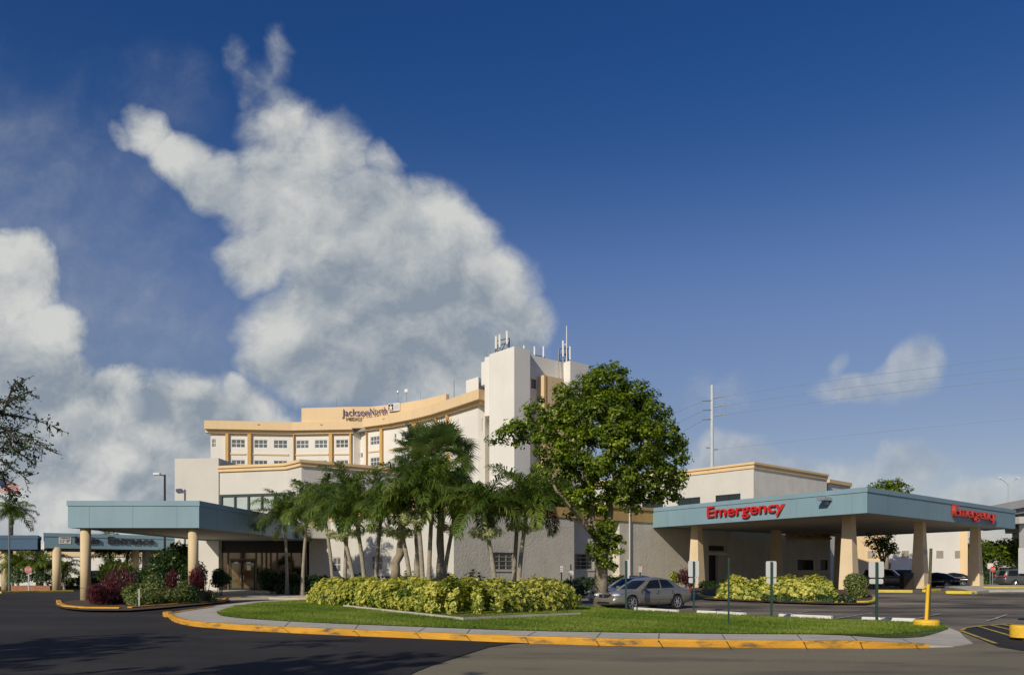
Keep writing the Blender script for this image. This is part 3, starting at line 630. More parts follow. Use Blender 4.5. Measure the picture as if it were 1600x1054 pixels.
def dish(px, py, Y, rd, m, label, yb):
    t = tag(empty('satellite_dish', (PX(px, Y), Y, 25)), label, 'satellite dish', 'dishes on the hospital roof')
    c = Vector((PX(px, Y), Y, ZZ(py, Y))); MB().tube([(c.x, Y+.15, ZZ(yb, Y)), (c.x, Y+.15, c.z)], .05, 6).build('mast', steel, t)
    d_ = MB(); dirv = Vector((-.15, -1, .1)).normalized(); d_.tube([c+dirv*.0, c+dirv*.06, c+dirv*.12, c+dirv*.13], [.05, rd*.7, rd, rd*.97], 18); d_.build('reflector', m, t, smooth=True)
dish(621.8, 612, 130.2, .26, steel, 'small dark round dish on a mast over the logo panel', 632); dish(635, 610.5, 129.5, .30, frame_w, 'white round dish on a mast right of the logo panel', 631)
def panel_antenna(px, Y, y0, y1, wpx, label, group, lean=0):
    t = tag(empty('panel_antenna', (PX(px, Y), Y, ZZ(y1, Y))), label, 'antenna', group)
    x = PX(px, Y); wd = wpx/F*Y/2; z0, z1 = ZZ(y1, Y), ZZ(y0, Y)
    MB().box(x-wd, x+wd, Y-.12, Y+.10, z0, z1).build('radome', frame_w, t, bevel=.04)
    MB().tube([(x+.05, Y+.28, ZTW-.05), (x+.05, Y+.28, z1-.3)], .06, 6).build('mount_pipe', steel, t)
G1 = 'white panel antennas on the tower roof'
panel_antenna(775, 107.6, 525, 545, 3.0, 'leftmost white panel antenna on the tower roof', G1); panel_antenna(780.6, 107.2, 522.6, 542.5, 3.0, 'second white panel antenna from the left on the tower roof', G1)
panel_antenna(792, 106.4, 517, 537.5, 3.0, 'highest white panel antenna, above the near tower corner', G1); panel_antenna(818.6, 107.8, 539.5, 545, 2.2, 'tiny panel antenna right of the near tower corner', G1)
panel_antenna(835, 112, 541, 555, 2.4, 'left one of the twin short panel antennas behind the tower recess', G1); panel_antenna(849, 113, 541, 558, 2.4, 'right one of the twin short panel antennas behind the tower recess', G1)
panel_antenna(879.6, 112.6, 532, 557, 2.6, 'left panel antenna beside the tallest whip', G1); panel_antenna(883.2, 113.4, 537, 556, 2, 'middle panel antenna just behind the tallest whip', G1); panel_antenna(890.5, 112.3, 541, 562, 2.2, 'right panel antenna beside the tallest whip', G1)
def rack(pts, z0, zs, label):
    m = MB()
    for z in zs: m.tube([(p[0], p[1], z) for p in pts], .05, 5)
    for p in pts: m.tube([(p[0], p[1], z0), (p[0], p[1], zs[-1])], .05, 5)
    for a, b in zip(pts[:-1], pts[1:]): m.tube([(a[0], a[1], z0), (b[0], b[1], zs[-1])], .04, 5)
    tag(m.build('antenna_rack', black), label, 'antenna rack', 'antenna racks on the tower roof')
rack([pt(774, 108.3), pt(781, 107.9), pt(793, 107.0), pt(796, 107.0)], ZTW-.02, [30.3, 31.0, 31.6], 'dark steel rack behind the three tall panel antennas')
rack([pt(874, 113.6), pt(880, 113.3), pt(887, 113.2), pt(891, 113.5)], ZTW-.02, [30.4, 31.2, 32.0], 'dark steel rack under the antennas of the right tower block')
rack([pt(834, 112.4), pt(851, 113.4)], ZTW-.6, [30.9], 'thin bar joining the twin short panel antennas')
cbm = MB().tube([(PX(873.5, 111.2), 111.2, 31.5), (PX(872.6, 110.9), 110.9, 30), (PX(874, 110.9), 110.9, 26), (PX(876, 111.2), 111.2, 22)], .06, 6).build('cable', frame_g); tag(cbm, 'pale cable hanging down the recessed tower wall', 'cable')

# ---------- podium: upper storeys over the entrance
PD = empty('entrance_building', (-20, 66, 0)); tag(PD, 'two storey cream front building with ribbon window over the glass entrance', 'building')
LB = [pt(273, 67.7), pt(341.5, 67.3)]; LB2 = LB[1]+Vector((.2, 6)); zL = 10.9
pm = MB(); pm.wall(LB[0], LB[1], 0, zL); pm.wall(LB[1], LB2, 0, zL); pm.wall(LB[0]+Vector((-2.5, 14)), LB[0], 0, zL); pm.cap([LB[0], LB[1], LB2, LB[0]+Vector((-2.5, 14))], zL-.05)
A_ = LB[1]+Vector((0.0, .12)); U = [A_, pt(448, 65.7), pt(471, 63.6), Vector((0, 0))]; U[3] = U[2]+Vector((.79, .613)).normalized()*10.5; zU = 10.2
ho = (hit(U[0], U[1], 343.5), (U[1]-U[0]).length-.001, ZZ(796.5, 66.3), ZZ(770.5, 66.3)); L1 = (U[2]-U[1]).length
h2_ = (.001, hit(U[1], U[2], 461.5), ho[2], ho[3])
pm.wall(U[0], U[1], 4.35, zU, [ho], dep=.3); pm.wall(U[1], U[2], 4.35, zU, [h2_], dep=.3)
pm.wall(U[2], U[3], 4.35, zU); pm.wall(U[3], U[3]+Vector((-8, 12)), 0, zU)
pm.build('wall', white, PD)
pc = MB(); pc.prism([U[0], U[1], U[2], U[3], U[3]+Vector((-8, 12)), LB2+Vector((0, 6))], zU-.25, zU-.02); pc.build('roof', roofm, PD)
pc = MB(); pc.prism([U[0]+Vector((0, .05)), U[1]+Vector((0, .05)), U[2]+Vector((0, .06)), U[3]+Vector((-.3, .3)), U[3]+Vector((-4, 6)), LB2], 4.3, 4.36); pc.build('soffit', soff, PD)
cn = MB(); cn.strip(U, -.25, .16, zU-.42, zU-.16); cn.strip(U, -.25, .28, zU-.16, zU+.05); cn.build('cornice', peach, PD)
# ribbon window
rb = MB(); rb.on(U[0], U[1], ho[0], ho[1], ho[2], ho[3], -.22, -.19); rb.on(U[1], U[2], 0, h2_[1], ho[2], ho[3], -.22, -.19); rw = rb.build('ribbon_window', curtain, PD)
fr = MB()
for (A, B, a, b) in ((U[0], U[1], ho[0], ho[1]), (U[1], U[2], 0.02, h2_[1])):
    fr.on(A, B, a, b, ho[2], ho[2]+.08, -.19, -.08); fr.on(A, B, a, b, ho[3]-.16, ho[3], -.19, -.06)
for p_ in (344.8, 366, 387, 408, 428.5, 446.5): u = hit(U[0], U[1], p_); fr.on(U[0], U[1], u-.07, u+.07, ho[2]+.08, ho[3]-.16, -.19, -.05)
for p_ in (454, 461): u = hit(U[1], U[2], p_)-.06; fr.on(U[1], U[2], u-.06, u+.06, ho[2]+.08, ho[3]-.16, -.19, -.05)
fr.build('window_frame', frame_d, rw)
# entrance glazing, doors
EA, EB = pt(341.8, 68.0), pt(479, 68.6)
bk = MB(); bk.on(EA, EB, 0, (EB-EA).length, 0, 4.35, -4.0, -3.9); bk.on(EA, EB, 0, .12, 0, 4.35, -3.9, 0); bk.build('lobby_wall', mat('lobby_wall_paint', (.26, .23, .18), .8, .2, 1), PD)
eg = MB(); zt = ZZ(863, 68.2); zd = ZZ(874, 68.2)
gq = lambda a, b, z0, z1, d=-.04: eg.on(EA, EB, hit(EA, EB, a), hit(EA, EB, b), z0, z1, d-.02, d)
egl = mat('entrance_glass', (.022, .02, .014), .05, .2, .6, spec=1.0, col2=(.20, .19, .15), f2=(.50, .56), s2=.7)
eg.on(EA, EB, 0, (EB-EA).length, .3, zt, -.06, -.04); sg = eg.build('entrance_glazing', egl, PD)
MB().on(EA, EB, 0, (EB-EA).length, zt, 4.34, -.10, .04).build('transom_panel', mat('dark_transom', (.012, .010, .008), .4), PD)
ef = MB()
for p_ in (344.5, 356.5, 400, 409, 416, 423, 433, 455, 477): u = hit(EA, EB, p_); ef.on(EA, EB, u-.06, u+.06, .3, zt, -.04, .06)
ef.on(EA, EB, hit(EA, EB, 357), hit(EA, EB, 400), zd, zd+.10, -.04, .05); ef.build('window_frame', frame_b, sg)
doorm = mat('door_glass_brown_reflection', (.12, .05, .025), .07, .35, 1.2, spec=1, col2=(.10, .11, .05), f2=(.48, .54), s2=1.1)
for (a, b, hp) in ((360.2, 378.2, 377), (379.6, 398, 381)):
    ua, ub = hit(EA, EB, a), hit(EA, EB, b); dl = MB().on(EA, EB, ua+.07, ub-.07, .38, zd-.25, .0, .03).build('door', doorm, PD)
    df = MB(); df.on(EA, EB, ua, ua+.07, .33, zd-.02, -.01, .06); df.on(EA, EB, ub-.07, ub, .33, zd-.02, -.01, .06); df.on(EA, EB, ua+.07, ub-.07, zd-.25, zd-.02, -.01, .06); df.on(EA, EB, ua+.07, ub-.07, .33, .46, -.01, .05); df.build('door_frame', black, dl)
    uh = hit(EA, EB, hp); MB().on(EA, EB, uh-.02, uh+.02, 1.1, 1.5, .06, .11).build('door_handle', steel, dl)
    um = (ua+ub)/2; MB().on(EA, EB, um-.17, um+.17, zd-.30, zd-.16, .062, .07).build('door_notice', frame_w, dl)
MB().on(EA, EB, hit(EA, EB, 386), hit(EA, EB, 392), 1.9, 2.3, .032, .04).build('paper_notice', frame_w, PD)
# ---------- single-storey wing with peach band
WG = empty('low_wing', (0, 60, 0)); tag(WG, 'low cream stucco wing with peach band behind the palm trees', 'building')
W0, W1 = Vector((-16.35, 67.5)), Vector((-3.75, 54)); e = Vector((.754, .657)); WE = W1+e*27.4; ZW0, ZW1 = 5.68, 6.75
i897, i968 = hit(W1, WE, 897), hit(W1, WE, 968); n = Vector((e.y, -e.x))
wl = MB(); wr = MB(); d1 = .7
hl = [hole(W0, W1, 518.5, 532, 870, 893), hole(W0, W1, 579.5, 597.5, 866.8, 890.5)]
wl.wall(W0, W1, 0, ZW1, hl, dep=.2); wl.build('wall', white, WG)
hA = hole(W1, WE, 770.5, 802.5, 862.5, 890); wr.wall(W1, W1+e*i897, 0, ZW1, [hA], dep=.2)
ra, rb_ = W1+e*i897-n*d1, W1+e*i968-n*d1; hB = hole(ra, rb_, 898, 927, 864.5, 889)
wr.wall(W1+e*i897, ra, 0, ZW1); wr.wall(ra, rb_, 0, ZW1, [hB], dep=.2); wr.wall(rb_, W1+e*i968, 0, ZW1)
wr.wall(W1+e*i968, WE, 0, ZW1); wr.build('wall', rough_shaded, WG)
for h_ in hl: window(WG, W0, W1, *h_, glass_t, frame_w, 2, 2, px=False, d=-.12)
window(WG, W1, WE, *hA, glass, frame_g, 3, 4, px=False, d=-.12); window(WG, ra, rb_, *hB, glass, frame_g, 3, 4, px=False, d=-.12)
for h_, A, B in ((hA, W1, WE), (hB, ra, rb_)): MB().on(A, B, h_[0]-.05, h_[1]+.05, h_[2]-.10, h_[2]-.005, -.1, .06).build('window_sill', white, WG)
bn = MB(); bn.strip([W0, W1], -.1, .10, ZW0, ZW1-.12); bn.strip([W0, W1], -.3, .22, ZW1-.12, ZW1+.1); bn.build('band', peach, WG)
bn = MB(); bn.on(W1, WE, .1, i897+.0, ZW0, ZW1-.12, .003, .10); bn.on(W1, WE, i897, i968, ZW0, ZW1-.12, -d1+.1, .10); bn.on(W1, WE, i968, 27.3, ZW0, ZW1-.12, .003, .10); bn.on(W1, WE, .2, 27.3, ZW1-.12, ZW1+.1, -.4, .22); bn.build('band', peach_shaded, WG)
MB().prism([W0, W1, WE, WE+Vector((-14, 14)), W0+Vector((8, 14))], ZW1-.4, ZW1-.1).build('roof', roofm, WG)
u = hit(W1, WE, 982); MB().tube([(*(W1+e*u+n*.12), 0), (*(W1+e*u+n*.12), ZW1+.1)], .06, 8).build('downpipe', white, WG)
u = hit(W1, WE, 980); MB().on(W1, WE, u-.15, u+.15, ZW1+.1, ZW1+.3, .0, .4).build('wall_lamp', steel, WG)
# ---------- emergency block (two storeys) and walls under the canopy
EM = empty('emergency_building', (22, 80, 0)); tag(EM, 'cream two storey emergency building with peach cornice behind the blue canopy', 'building')
E = [Vector((8.5, 94.6)), Vector((22.35, 77.5)), pt(1292, 87.2)]; zE = 11.86; em_ = MB()
hs = [hole(E[0], E[1], a, b, c, d_) for (a, b, c, d_) in ((1003, 1036, 788, 796), (1059, 1094, 783.5, 792), (1118, 1157, 777.5, 787))]
hs = [(h_[0], h_[1], 8.3, 9.15) for h_ in hs]
em_.wall(E[0], E[1], 0, zE, hs, dep=.2); em_.build('wall', white, EM)
er = MB(); er.wall(E[1], E[2], 0, zE); er.wall(E[2], E[2]+Vector((-12, 14)), 0, zE); er.build('wall', rough_w, EM)
for h_ in hs: window(EM, E[0], E[1], *h_, glass, frame_d, 2, 1, px=False, d=-.10)
cn = MB(); cn.strip(E, -.25, .12, zE-.5, zE-.15); cn.strip(E, -.25, .25, zE-.15, zE+.05); cn.build('cornice', peach, EM)
E2 = [pt(1293.5, 88.4), pt(1328.7, 92.2)]; e2 = MB(); z2 = 11.52; e2.wall(E2[0], E2[1], 0, z2); e2.wall(E2[1], E2[1]+Vector((-8, 10)), 0, z2); e2.build('wall', rough_w, EM)
cn = MB(); cn.strip(E2, -.25, .2, z2-.35, z2+.04); cn.build('cornice', peach, EM)
MB().prism([*E, E[2]+Vector((-12, 14))], zE-.4, zE-.1).build('roof', roofm, EM); MB().prism([*E2, E2[1]+Vector((-8, 10))], z2-.4, z2-.1).build('roof', roofm, EM)
# ground floor below the canopy
shade = rough_shaded
G0 = WE; dn = -n*.55; G1_ = along(W1, WE, hit(W1, WE, 1143)); G2 = along(W1, WE, hit(W1, WE, 1232))
gf = MB(); ZG = 6.0
gf.wall(G0, G0+dn, 0, ZG); gf.wall(G0+dn, G1_+dn, 0, ZG, [(.05, hit(G0+dn, G1_+dn, 1122), 0, 3.3)], dep=.3); gf.wall(G1_+dn, G1_, 0, ZG); gf.wall(G1_, G2, 0, ZG)
G3 = pt(1238, 80.5); G4 = pt(1297.5, 81.5)
gf.wall(G2, G3, 0, ZG); hw = [hole(G3, G4, 1246, 1271.5, 874, 890), hole(G3, G4, 1282, 1293.5, 874, 890)]
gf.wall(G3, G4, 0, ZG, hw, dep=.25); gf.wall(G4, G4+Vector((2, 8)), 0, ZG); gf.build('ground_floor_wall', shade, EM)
for h_ in hw: window(EM, G3, G4, *h_, mat('dark_opening_glass', (.006, .006, .007), .2), black, 1, 1, px=False, d=-.2)
MB().on(G0+dn, G1_+dn, .05, hit(G0+dn, G1_+dn, 1122), .4, 3.25, -.32, -.28).build('door', black, EM)
MB().on(G0+dn, G1_+dn, .0, (G1_-G0).length, 3.25, 3.45, .01, .12).build('door_lintel', frame_w, EM)
MB().on(G0+dn, G1_+dn, .05, hit(G0+dn, G1_+dn, 1128), 3.62, 4.05, .01, .2).build('lamp_box', black, EM)
MB().on(G3, G4, .1, (G4-G3).length-.05, ZZ(896, 81), ZZ(892, 81), .01, .06).build('wall_stripe', peachcol, EM)
MB().on(G3, G4, -2.5, (G4-G3).length-.3, ZZ(838.5, 81), ZZ(831, 81), .01, .3).build('red_band', mat('dull_red_band', (.30, .06, .03), .6, .3, 2, col2=(.35, .18, .06), f2=(.45, .55), s2=1.5), EM)
MB().on(G3, G4, -1.5, (G4-G3).length, ZZ(842, 81), ZZ(838.7, 81), .01, .22).build('yellow_band', mat('dull_yellow_band', (.42, .28, .07), .7), EM)
MB().prism([G0, G2, G3, G4, G4+Vector((2, 8)), Vector((26, 92)), Vector((10, 82))], 5.9, 6.05).build('roof', roofm, EM)
# ---------- far buildings
LW = empty('low_building', (-45, 96, 0)); tag(LW, 'low white building with peach band far behind the round columns on the left', 'building')
FA, FB = Vector((-80, 92)), Vector((-34, 97)); MB().wall(FA, FB, -.1, 5.0).wall(FB, FB+Vector((0, 12)), -.1, 5).cap([FA, FB, FB+Vector((0, 12)), FA+Vector((0, 12))], 4.95).build('wall', white_f, LW)
MB().strip([FA, FB], 0.003, .15, 3.55, 4.35).build('band', peach_far, LW)
RB = empty('louvred_building', (55, 105, 0)); tag(RB, 'windowless white building with square louvres beyond the emergency canopy', 'building')
ra_, rb2 = pt(1330, 106), pt(1379, 105); rc, rd = pt(1500, 106), pt(1512, 105.5); zR = 8.0
m1 = MB(); m1.wall(ra_, rb2, 0, zR); m1.wall(rc, rd, 0, zR); m1.wall(rd, rd+Vector((1.5, 14)), 0, zR); m1.build('wall', peach_far, RB)
m2 = MB(); m2.wall(rb2, rc, 0, zR); m2.cap([ra_, rb2, rc, rd, rd+Vector((1.5, 14)), ra_+Vector((2, 14))], zR-.05); m2.build('wall', white_f, RB)
for (a, b, A, B) in ((1355.5, 1367, ra_, rb2), (1408.5, 1419.5, rb2, rc), (1462.5, 1473.5, rb2, rc), (1491.5, 1499.5, rb2, rc)):
    ua, ub = hit(A, B, a), hit(A, B, b); lv = MB().on(A, B, ua, ub, ZZ(871, 105.5), ZZ(859.5, 105.5), 0.003, .06).build('louvre', mat('louvre_beige', (.50, .45, .37), .8), RB)
    sl = MB(); z = ZZ(871, 105.5)+.04
    while z < ZZ(859.5, 105.5)-.05: sl.on(A, B, ua+.03, ub-.03, z, z+.035, .06, .10); z += .09
    sl.build('louvre_slats', mat('louvre_slat', (.42, .38, .31), .8), lv)
ub = hit(rb2, rc, 1391.5); MB().on(rb2, rc, hit(rb2, rc, 1383), ub, ZZ(888, 105.3), ZZ(879, 105.3), .003, .05).build('window', glass, RB)
# ---------- elevated highway
HW = empty('highway_overpass', (72, 118, 0)); tag(HW, 'elevated concrete highway overpass at the right edge', 'overpass')
hd = [Vector((70.6, 133)), Vector((69.2, 120.5)), Vector((67.6, 110.3)), Vector((65.5, 97)), Vector((64.0, 86))]
hb = [p+Vector((13, 1)) for p in hd]
conc_far = mat('overpass_concrete', (.52, .52, .50), .9, .06, .4); conc_dk = mat('overpass_girder', (.33, .34, .34), .9, .1, .5)
dm_ = MB(); dm_.prism(hd+hb[::-1], 9.6, 10.3); dm_.build('deck', conc_dk, HW); pr_ = MB(); pr_.strip(hd[::-1], -.35, 0, 10.304, 11.35); pr_.build('barrier', conc_far, HW)
gd = MB()
for k in range(4): gd.strip([p.lerp(q_, .08+.28*k) for p, q_ in zip(hd, hb)], -.3, .3, 8.4, 9.596)
gd.build('girder', conc_dk, HW)
for (px_, Y) in ((1581, 124), (1592, 100)):
    x = PX(px_, Y)+1; MB().box(x, x+1.6, Y, Y+1.6, 0, 8.4).build('pier', conc_far, HW)
    MB().box(x-1.0, x+11, Y-.1, Y+1.7, 7.6, 8.398).build('pier_cap', conc_far, HW)
H2 = tag(empty('highway_ramp', (120, 215, 0)), 'distant pale elevated roadway seen under the canopy corner', 'overpass')
MB().box(108, 165, 214, 226, 9.2, 11.0).build('deck', conc_far, H2)
for x in (118, 134, 150): MB().box(x, x+2, 218, 221, -.1, 9.2).build('pier', conc_dk, H2)
# ============================================================ CANOPIES
def canopy(name, label, group, corners, z0, z1, fmat, seams=True):
    """corners in plan: front-left.. clockwise seen from the front; flat roof box with fascia panels, soffit and top trim"""
    t = empty(name, (*corners[0], 0)); tag(t, label, 'canopy', group)
    MB().strip(corners+[corners[0]][:0], -.25, 0, z0, z1-.30, closed=True).build('fascia', fmat, t)
    MB().strip(corners, -.25, .05, z1-.296, z1, closed=True).build('fascia_trim', fmat, t)
    c = sum((Vector(p) for p in corners), Vector((0, 0)))/len(corners); ins = [Vector(p)+(c-Vector(p)).normalized()*.3 for p in corners]
    MB().prism(ins, z0+.10, z0+.14).build('soffit', soff, t); MB().prism(ins, z1-.42, z1-.38).build('roof', roofm, t)
    return t
def seams(t, A, B, us, z0, z1):
    sm = mat('seam_shadow_gap', (.09, .16, .19), .8)
    for u in us: MB().on(A, B, u-.007, u+.007, z0, z1, .001, .004).build('panel_seam', sm, t)
# near-left canopy. strip() offsets to the right of travel, so corners run left->right along the front
C1 = [pt(106, 48.0), pt(311, 48.0), pt(480.5, 66.9), pt(480.5, 66.9)+Vector((-8.4, .3))]
c1 = canopy('entrance_canopy', 'blue flat entrance canopy on round cream columns, reaching the glass doors', 'blue canopies of the hospital', C1, 4.25, 5.8, blue)
seams(c1, C1[0], C1[1], [hit(C1[0], C1[1], p) for p in (139.5, 207.5, 276.5)], 4.25, 5.5)
seams(c1, C1[1], C1[2], [2.4*k for k in range(1, 8)], 4.25, 5.5)
def round_col(t, x, y, r, z0, z1, m=cream):
    c = MB().tube([(x, y, z0), (x, y, z1)], r, 28).build('column', m, t, smooth=False)
    c.data.polygons.foreach_set('use_smooth', [len(p.vertices) == 4 for p in c.data.polygons]); return c
x = PX(133.8, 48.5); c = round_col(c1, x, 48.5, .285, -.05, 4.34); MB().tube([(x, 48.5, .78), (x, 48.5, .84)], .295, 28).build('column_joint', mat('column_joint_dark', (.25, .18, .10)), c)
x = PX(302, 48.6); round_col(c1, x, 48.6, .285, -.05, 4.34)
p = pt(200, 62); pass
# far-left canopies with sign
C2 = [pt(69, 68.8), pt(273.5, 75.2), pt(268, 84), pt(69, 80)]
c2 = canopy('entrance_sign_canopy', 'long blue canopy with dark Main Entrance lettering and white clearance sign', 'blue canopies of the hospital', C2, 3.72, 4.98, blue)
A, B = C2[0], C2[1]
darkletter = mat('dark_bronze_letters', (.035, .025, .022), .5)
text('Main', 1, .10, darkletter, A, B, hit(A, B, 117), hit(A, B, 155.5), ZZ(848.5, 71), .58, .03, 'sign_lettering', c2, offset=.012)
text('Entrance', 1, .10, darkletter, A, B, hit(A, B, 168.5), hit(A, B, 241), ZZ(849.5, 73), .62, .03, 'sign_lettering', c2, offset=.012)
cs = MB().on(A, B, hit(A, B, 92), hit(A, B, 111), ZZ(849, 69.5), ZZ(837.3, 69.5), .005, .03).build('clearance_sign', frame_w, c2)
brl = mat('brown_sign_paint', (.16, .05, .04), .6)
text("11' 9\"", 1, .01, brl, A, B, hit(A, B, 94.5), hit(A, B, 109), ZZ(847.6, 69.5), .30, .031, 'sign_lettering', cs)
text("CLEARANCE", 1, .01, brl, A, B, hit(A, B, 94.5), hit(A, B, 109), ZZ(840.6, 69.5), .10, .031, 'sign_lettering', cs)
for (p_, Y, m) in ((88.7, 69.6, cream), (211, 76, cream), (62, 79, cream)): x = PX(p_, Y); round_col(c2, x, Y, .33, 0, 3.8, m)
x = PX(231, 79); round_col(c2, x, 79, .5, 0, 3.8, white)
x = PX(255, 76.3); round_col(c2, x, 76.3, .33, 0, 3.8, cream)
C3 = [Vector((-60, 73.2)), pt(58.5, 72.8), pt(64, 76), Vector((-60, 86))]
c3 = canopy('side_canopy', 'blue canopy with tree shade painted into its dark fascia, on a round column at the left edge', 'blue canopies of the hospital', C3, 3.72, 4.95, blue_shaded)
x = PX(10, 73.8); round_col(c3, x, 73.8, .40, 0, 3.8, cream); x = PX(-60, 73.8); round_col(c3, x, 73.8, .40, 0, 3.8, cream)
# emergency canopy
CC, CR, CLf = Vector((21.45, 50.6)), Vector((41.45, 69.0)), Vector((11.25, 67.0))
C4 = [CLf, CC, CR, Vector((33.5, 84.5))]
c4 = canopy('emergency_canopy', 'large blue emergency canopy on tapered peach columns with red lettering on two sides', 'blue canopies of the hospital', C4, 5.3, 6.86, blue)
seams(c4, CLf, CC, [hit(CLf, CC, p) for p in (1043, 1245, 1331)]+[8], 5.3, 6.56); seams(c4, CC, CR, [2.9*k for k in range(1, 10)], 5.3, 6.56)
A, B = CLf, CC; ua, ub = hit(A, B, 1107.5), hit(A, B, 1228)
text('Emergency', 1, .16, red, A, B, ua, ub, 5.77, .76, .06, 'sign_lettering', c4, redside, offset=.008)
A, B = CC, CR; ua, ub = hit(A, B, 1486), hit(A, B, 1551)
text('Emergency', 1, .22, red, A, B, ua, ub, 5.74, .76, .08, 'sign_lettering', c4, redside, offset=.006)
A, B = CLf, CC; u = hit(A, B, 1294); fx = MB(); fx.on(A, B, u-.32, u+.32, 6.22, 6.42, .02, .75); fx.on(A, B, u-.10, u+.10, 6.0, 6.3, .01, .2); fx.build('floodlight', steel, c4)
def taper_col(t, x, y, ang, sb, stp, z0, z1, m):
    c = math.cos(ang); s_ = math.sin(ang); v = []
    for (sz, z) in ((sb, z0), (stp, z1)):
        h_ = sz/2
        for (a, b) in ((-h_, -h_), (h_, -h_), (h_, h_), (-h_, h_)): v.append((x+a*c-b*s_, y+a*s_+b*c, z))
    return MB().add(v, [(0,3,2,1),(4,5,6,7),(0,1,5,4),(1,2,6,5),(2,3,7,6),(3,0,4,7)]).build('column', m, t, bevel=.02)
ang = math.radians(43)
for (p_, Y, sb, stp) in ((1326.5, 54.7, .98, .60), (1437.5, 61.6, .98, .60), (1524, 68.9, .98, .60), (1088.5, 65.6, .98, .60), (1213, 73, .9, .62), (1312, 79, .9, .62), (1360, 90, .9, .6)):
    if p_ == 1360: continue
    x = PX(p_, Y); taper_col(c4, x, Y, ang, sb, stp, g(x, Y)-.0+.03, 5.42, peachcol)
k0 = PX(1437.5, 61.6); c_ = Vector((k0, 61.6)); 
ee = Vector((math.cos(ang), math.sin(ang))); nn_ = Vector((ee.y, -ee.x)); q0 = c_+nn_*.44
MB().on(q0-ee*.2, q0+ee*.2, 0, .4, 3.05, 3.32, .0, .02).build('column_plate', steel, c4)
# ============================================================ STREET FURNITURE
def sign_post(px, py, label, two=True, edge=False, ytop=876, w_=.32):
    b = gp(px, py, .15); z0 = g(*b)+.12; t = tag(empty('parking_sign', (b.x, b.y, z0)), label, 'parking sign', 'green sign posts along the lawn island')
    zt_ = ZZ(ytop, b.y); MB().box(b.x-.035, b.x+.035, b.y-.03, b.y+.03, z0, zt_-.02).build('post', polegreen, t)
    if edge: m = MB().box(b.x-.015, b.x+.14, b.y+.035, b.y+.05, zt_-.78, zt_).build('sign_plate', signback, t, bevel=.005); return t
    def plate(za, zb, wd, name='sign_plate'):
        m = MB(); r = .045; pts = []
        for (cx, cz, a0) in ((wd-r, zb-r, 0), (-wd+r, zb-r, 90), (-wd+r, za+r, 180), (wd-r, za+r, 270)):
            for k in range(4): a = math.radians(a0+k*30); pts.append((cx+r*math.cos(a), cz+r*math.sin(a)))
        n_ = len(pts); vs = [(b.x+p[0], b.y+.034, p[1]) for p in pts]+[(b.x+p[0], b.y+.040, p[1]) for p in pts]
        m.add(vs, [tuple(range(n_)), tuple(reversed(range(n_, 2*n_)))]+[(i, (i+1) % n_, n_+(i+1) % n_, n_+i) for i in range(n_)]); return m.build(name, signback, t)
    hh = .62*b.y/27; plate(zt_-.02-hh*.80, zt_, w_*b.y/54*.98)
    if two: plate(zt_-.02-hh*1.13, zt_-.05-hh*.82, w_*b.y/54*.90)
    return t
sign_post(978, 950.5, 'green parking sign post in front of the silver sedan, plate turned edge on', edge=True, ytop=874)
sign_post(1084, 951, 'green post with two blank grey plates just behind the rear of the silver sedan', ytop=875.5, w_=.27*1.3)
sign_post(1205.5, 964, 'green post with two blank grey plates before the middle of the hedge', ytop=876, w_=.35)
sign_post(1370, 970.5, 'green post with two blank grey plates in front of the round dark shrub', ytop=876.5, w_=.50)
b = gp(1138.5, 976.5, .15); zt_ = ZZ(871, b.y); tag(MB().box(b.x-.022, b.x+.022, b.y-.02, b.y+.02, g(*b)+.12, zt_).build('bare_post', polegreen), 'bare thin green post in the grass without any plate', 'post')
# leaning yellow posts
def bollard_base(px, py, wpx, hpx, label):
    b = gp(px, py, .12); Y = b.y+.3; r = wpx/2/F*Y; z0 = g(b.x, Y)+.08; m = MB(); x = PX(px, Y)
    m.tube([(x, Y, z0), (x, Y, z0+hpx/F*Y-.03), (x, Y, z0+hpx/F*Y+.03)], [r, r, r*.94], 28)
    o = m.build('concrete_footing', yellow3); tag(o, label, 'footing', 'yellow concrete footings'); return x, Y, z0+hpx/F*Y
x, Y, zt_ = bollard_base(1447.5, 980, 38, 12, 'yellow painted concrete base holding the yellow pipe at the end of the lawn')
bollard_base(1599, 993.5, 38, 17, 'yellow painted concrete base cut by the right edge beside the hatched lines')
yb = MB().tube([(x-.01, Y, zt_-.1), (x+.05, Y, ZZ(912, Y))], .048, 12).build('bollard_pipe', yellow3, smooth=False); tag(yb, 'short yellow steel pipe standing in the yellow concrete base', 'bollard')
pb_ = MB().tube([(x+.10, Y+.08, zt_-.1), (x+.18, Y+.10, ZZ(856, Y))], .042, 8).build('leaning_post', mat('brown_green_post', (.07, .065, .025), .6, .2, 3)); tag(pb_, 'taller dark olive post leaning beside the yellow pipe', 'post')
MB().box(x-.10, x-.02, Y-.02, Y+.0, ZZ(917, Y), ZZ(915, Y)).build('pipe_bolt', yellow3, yb)
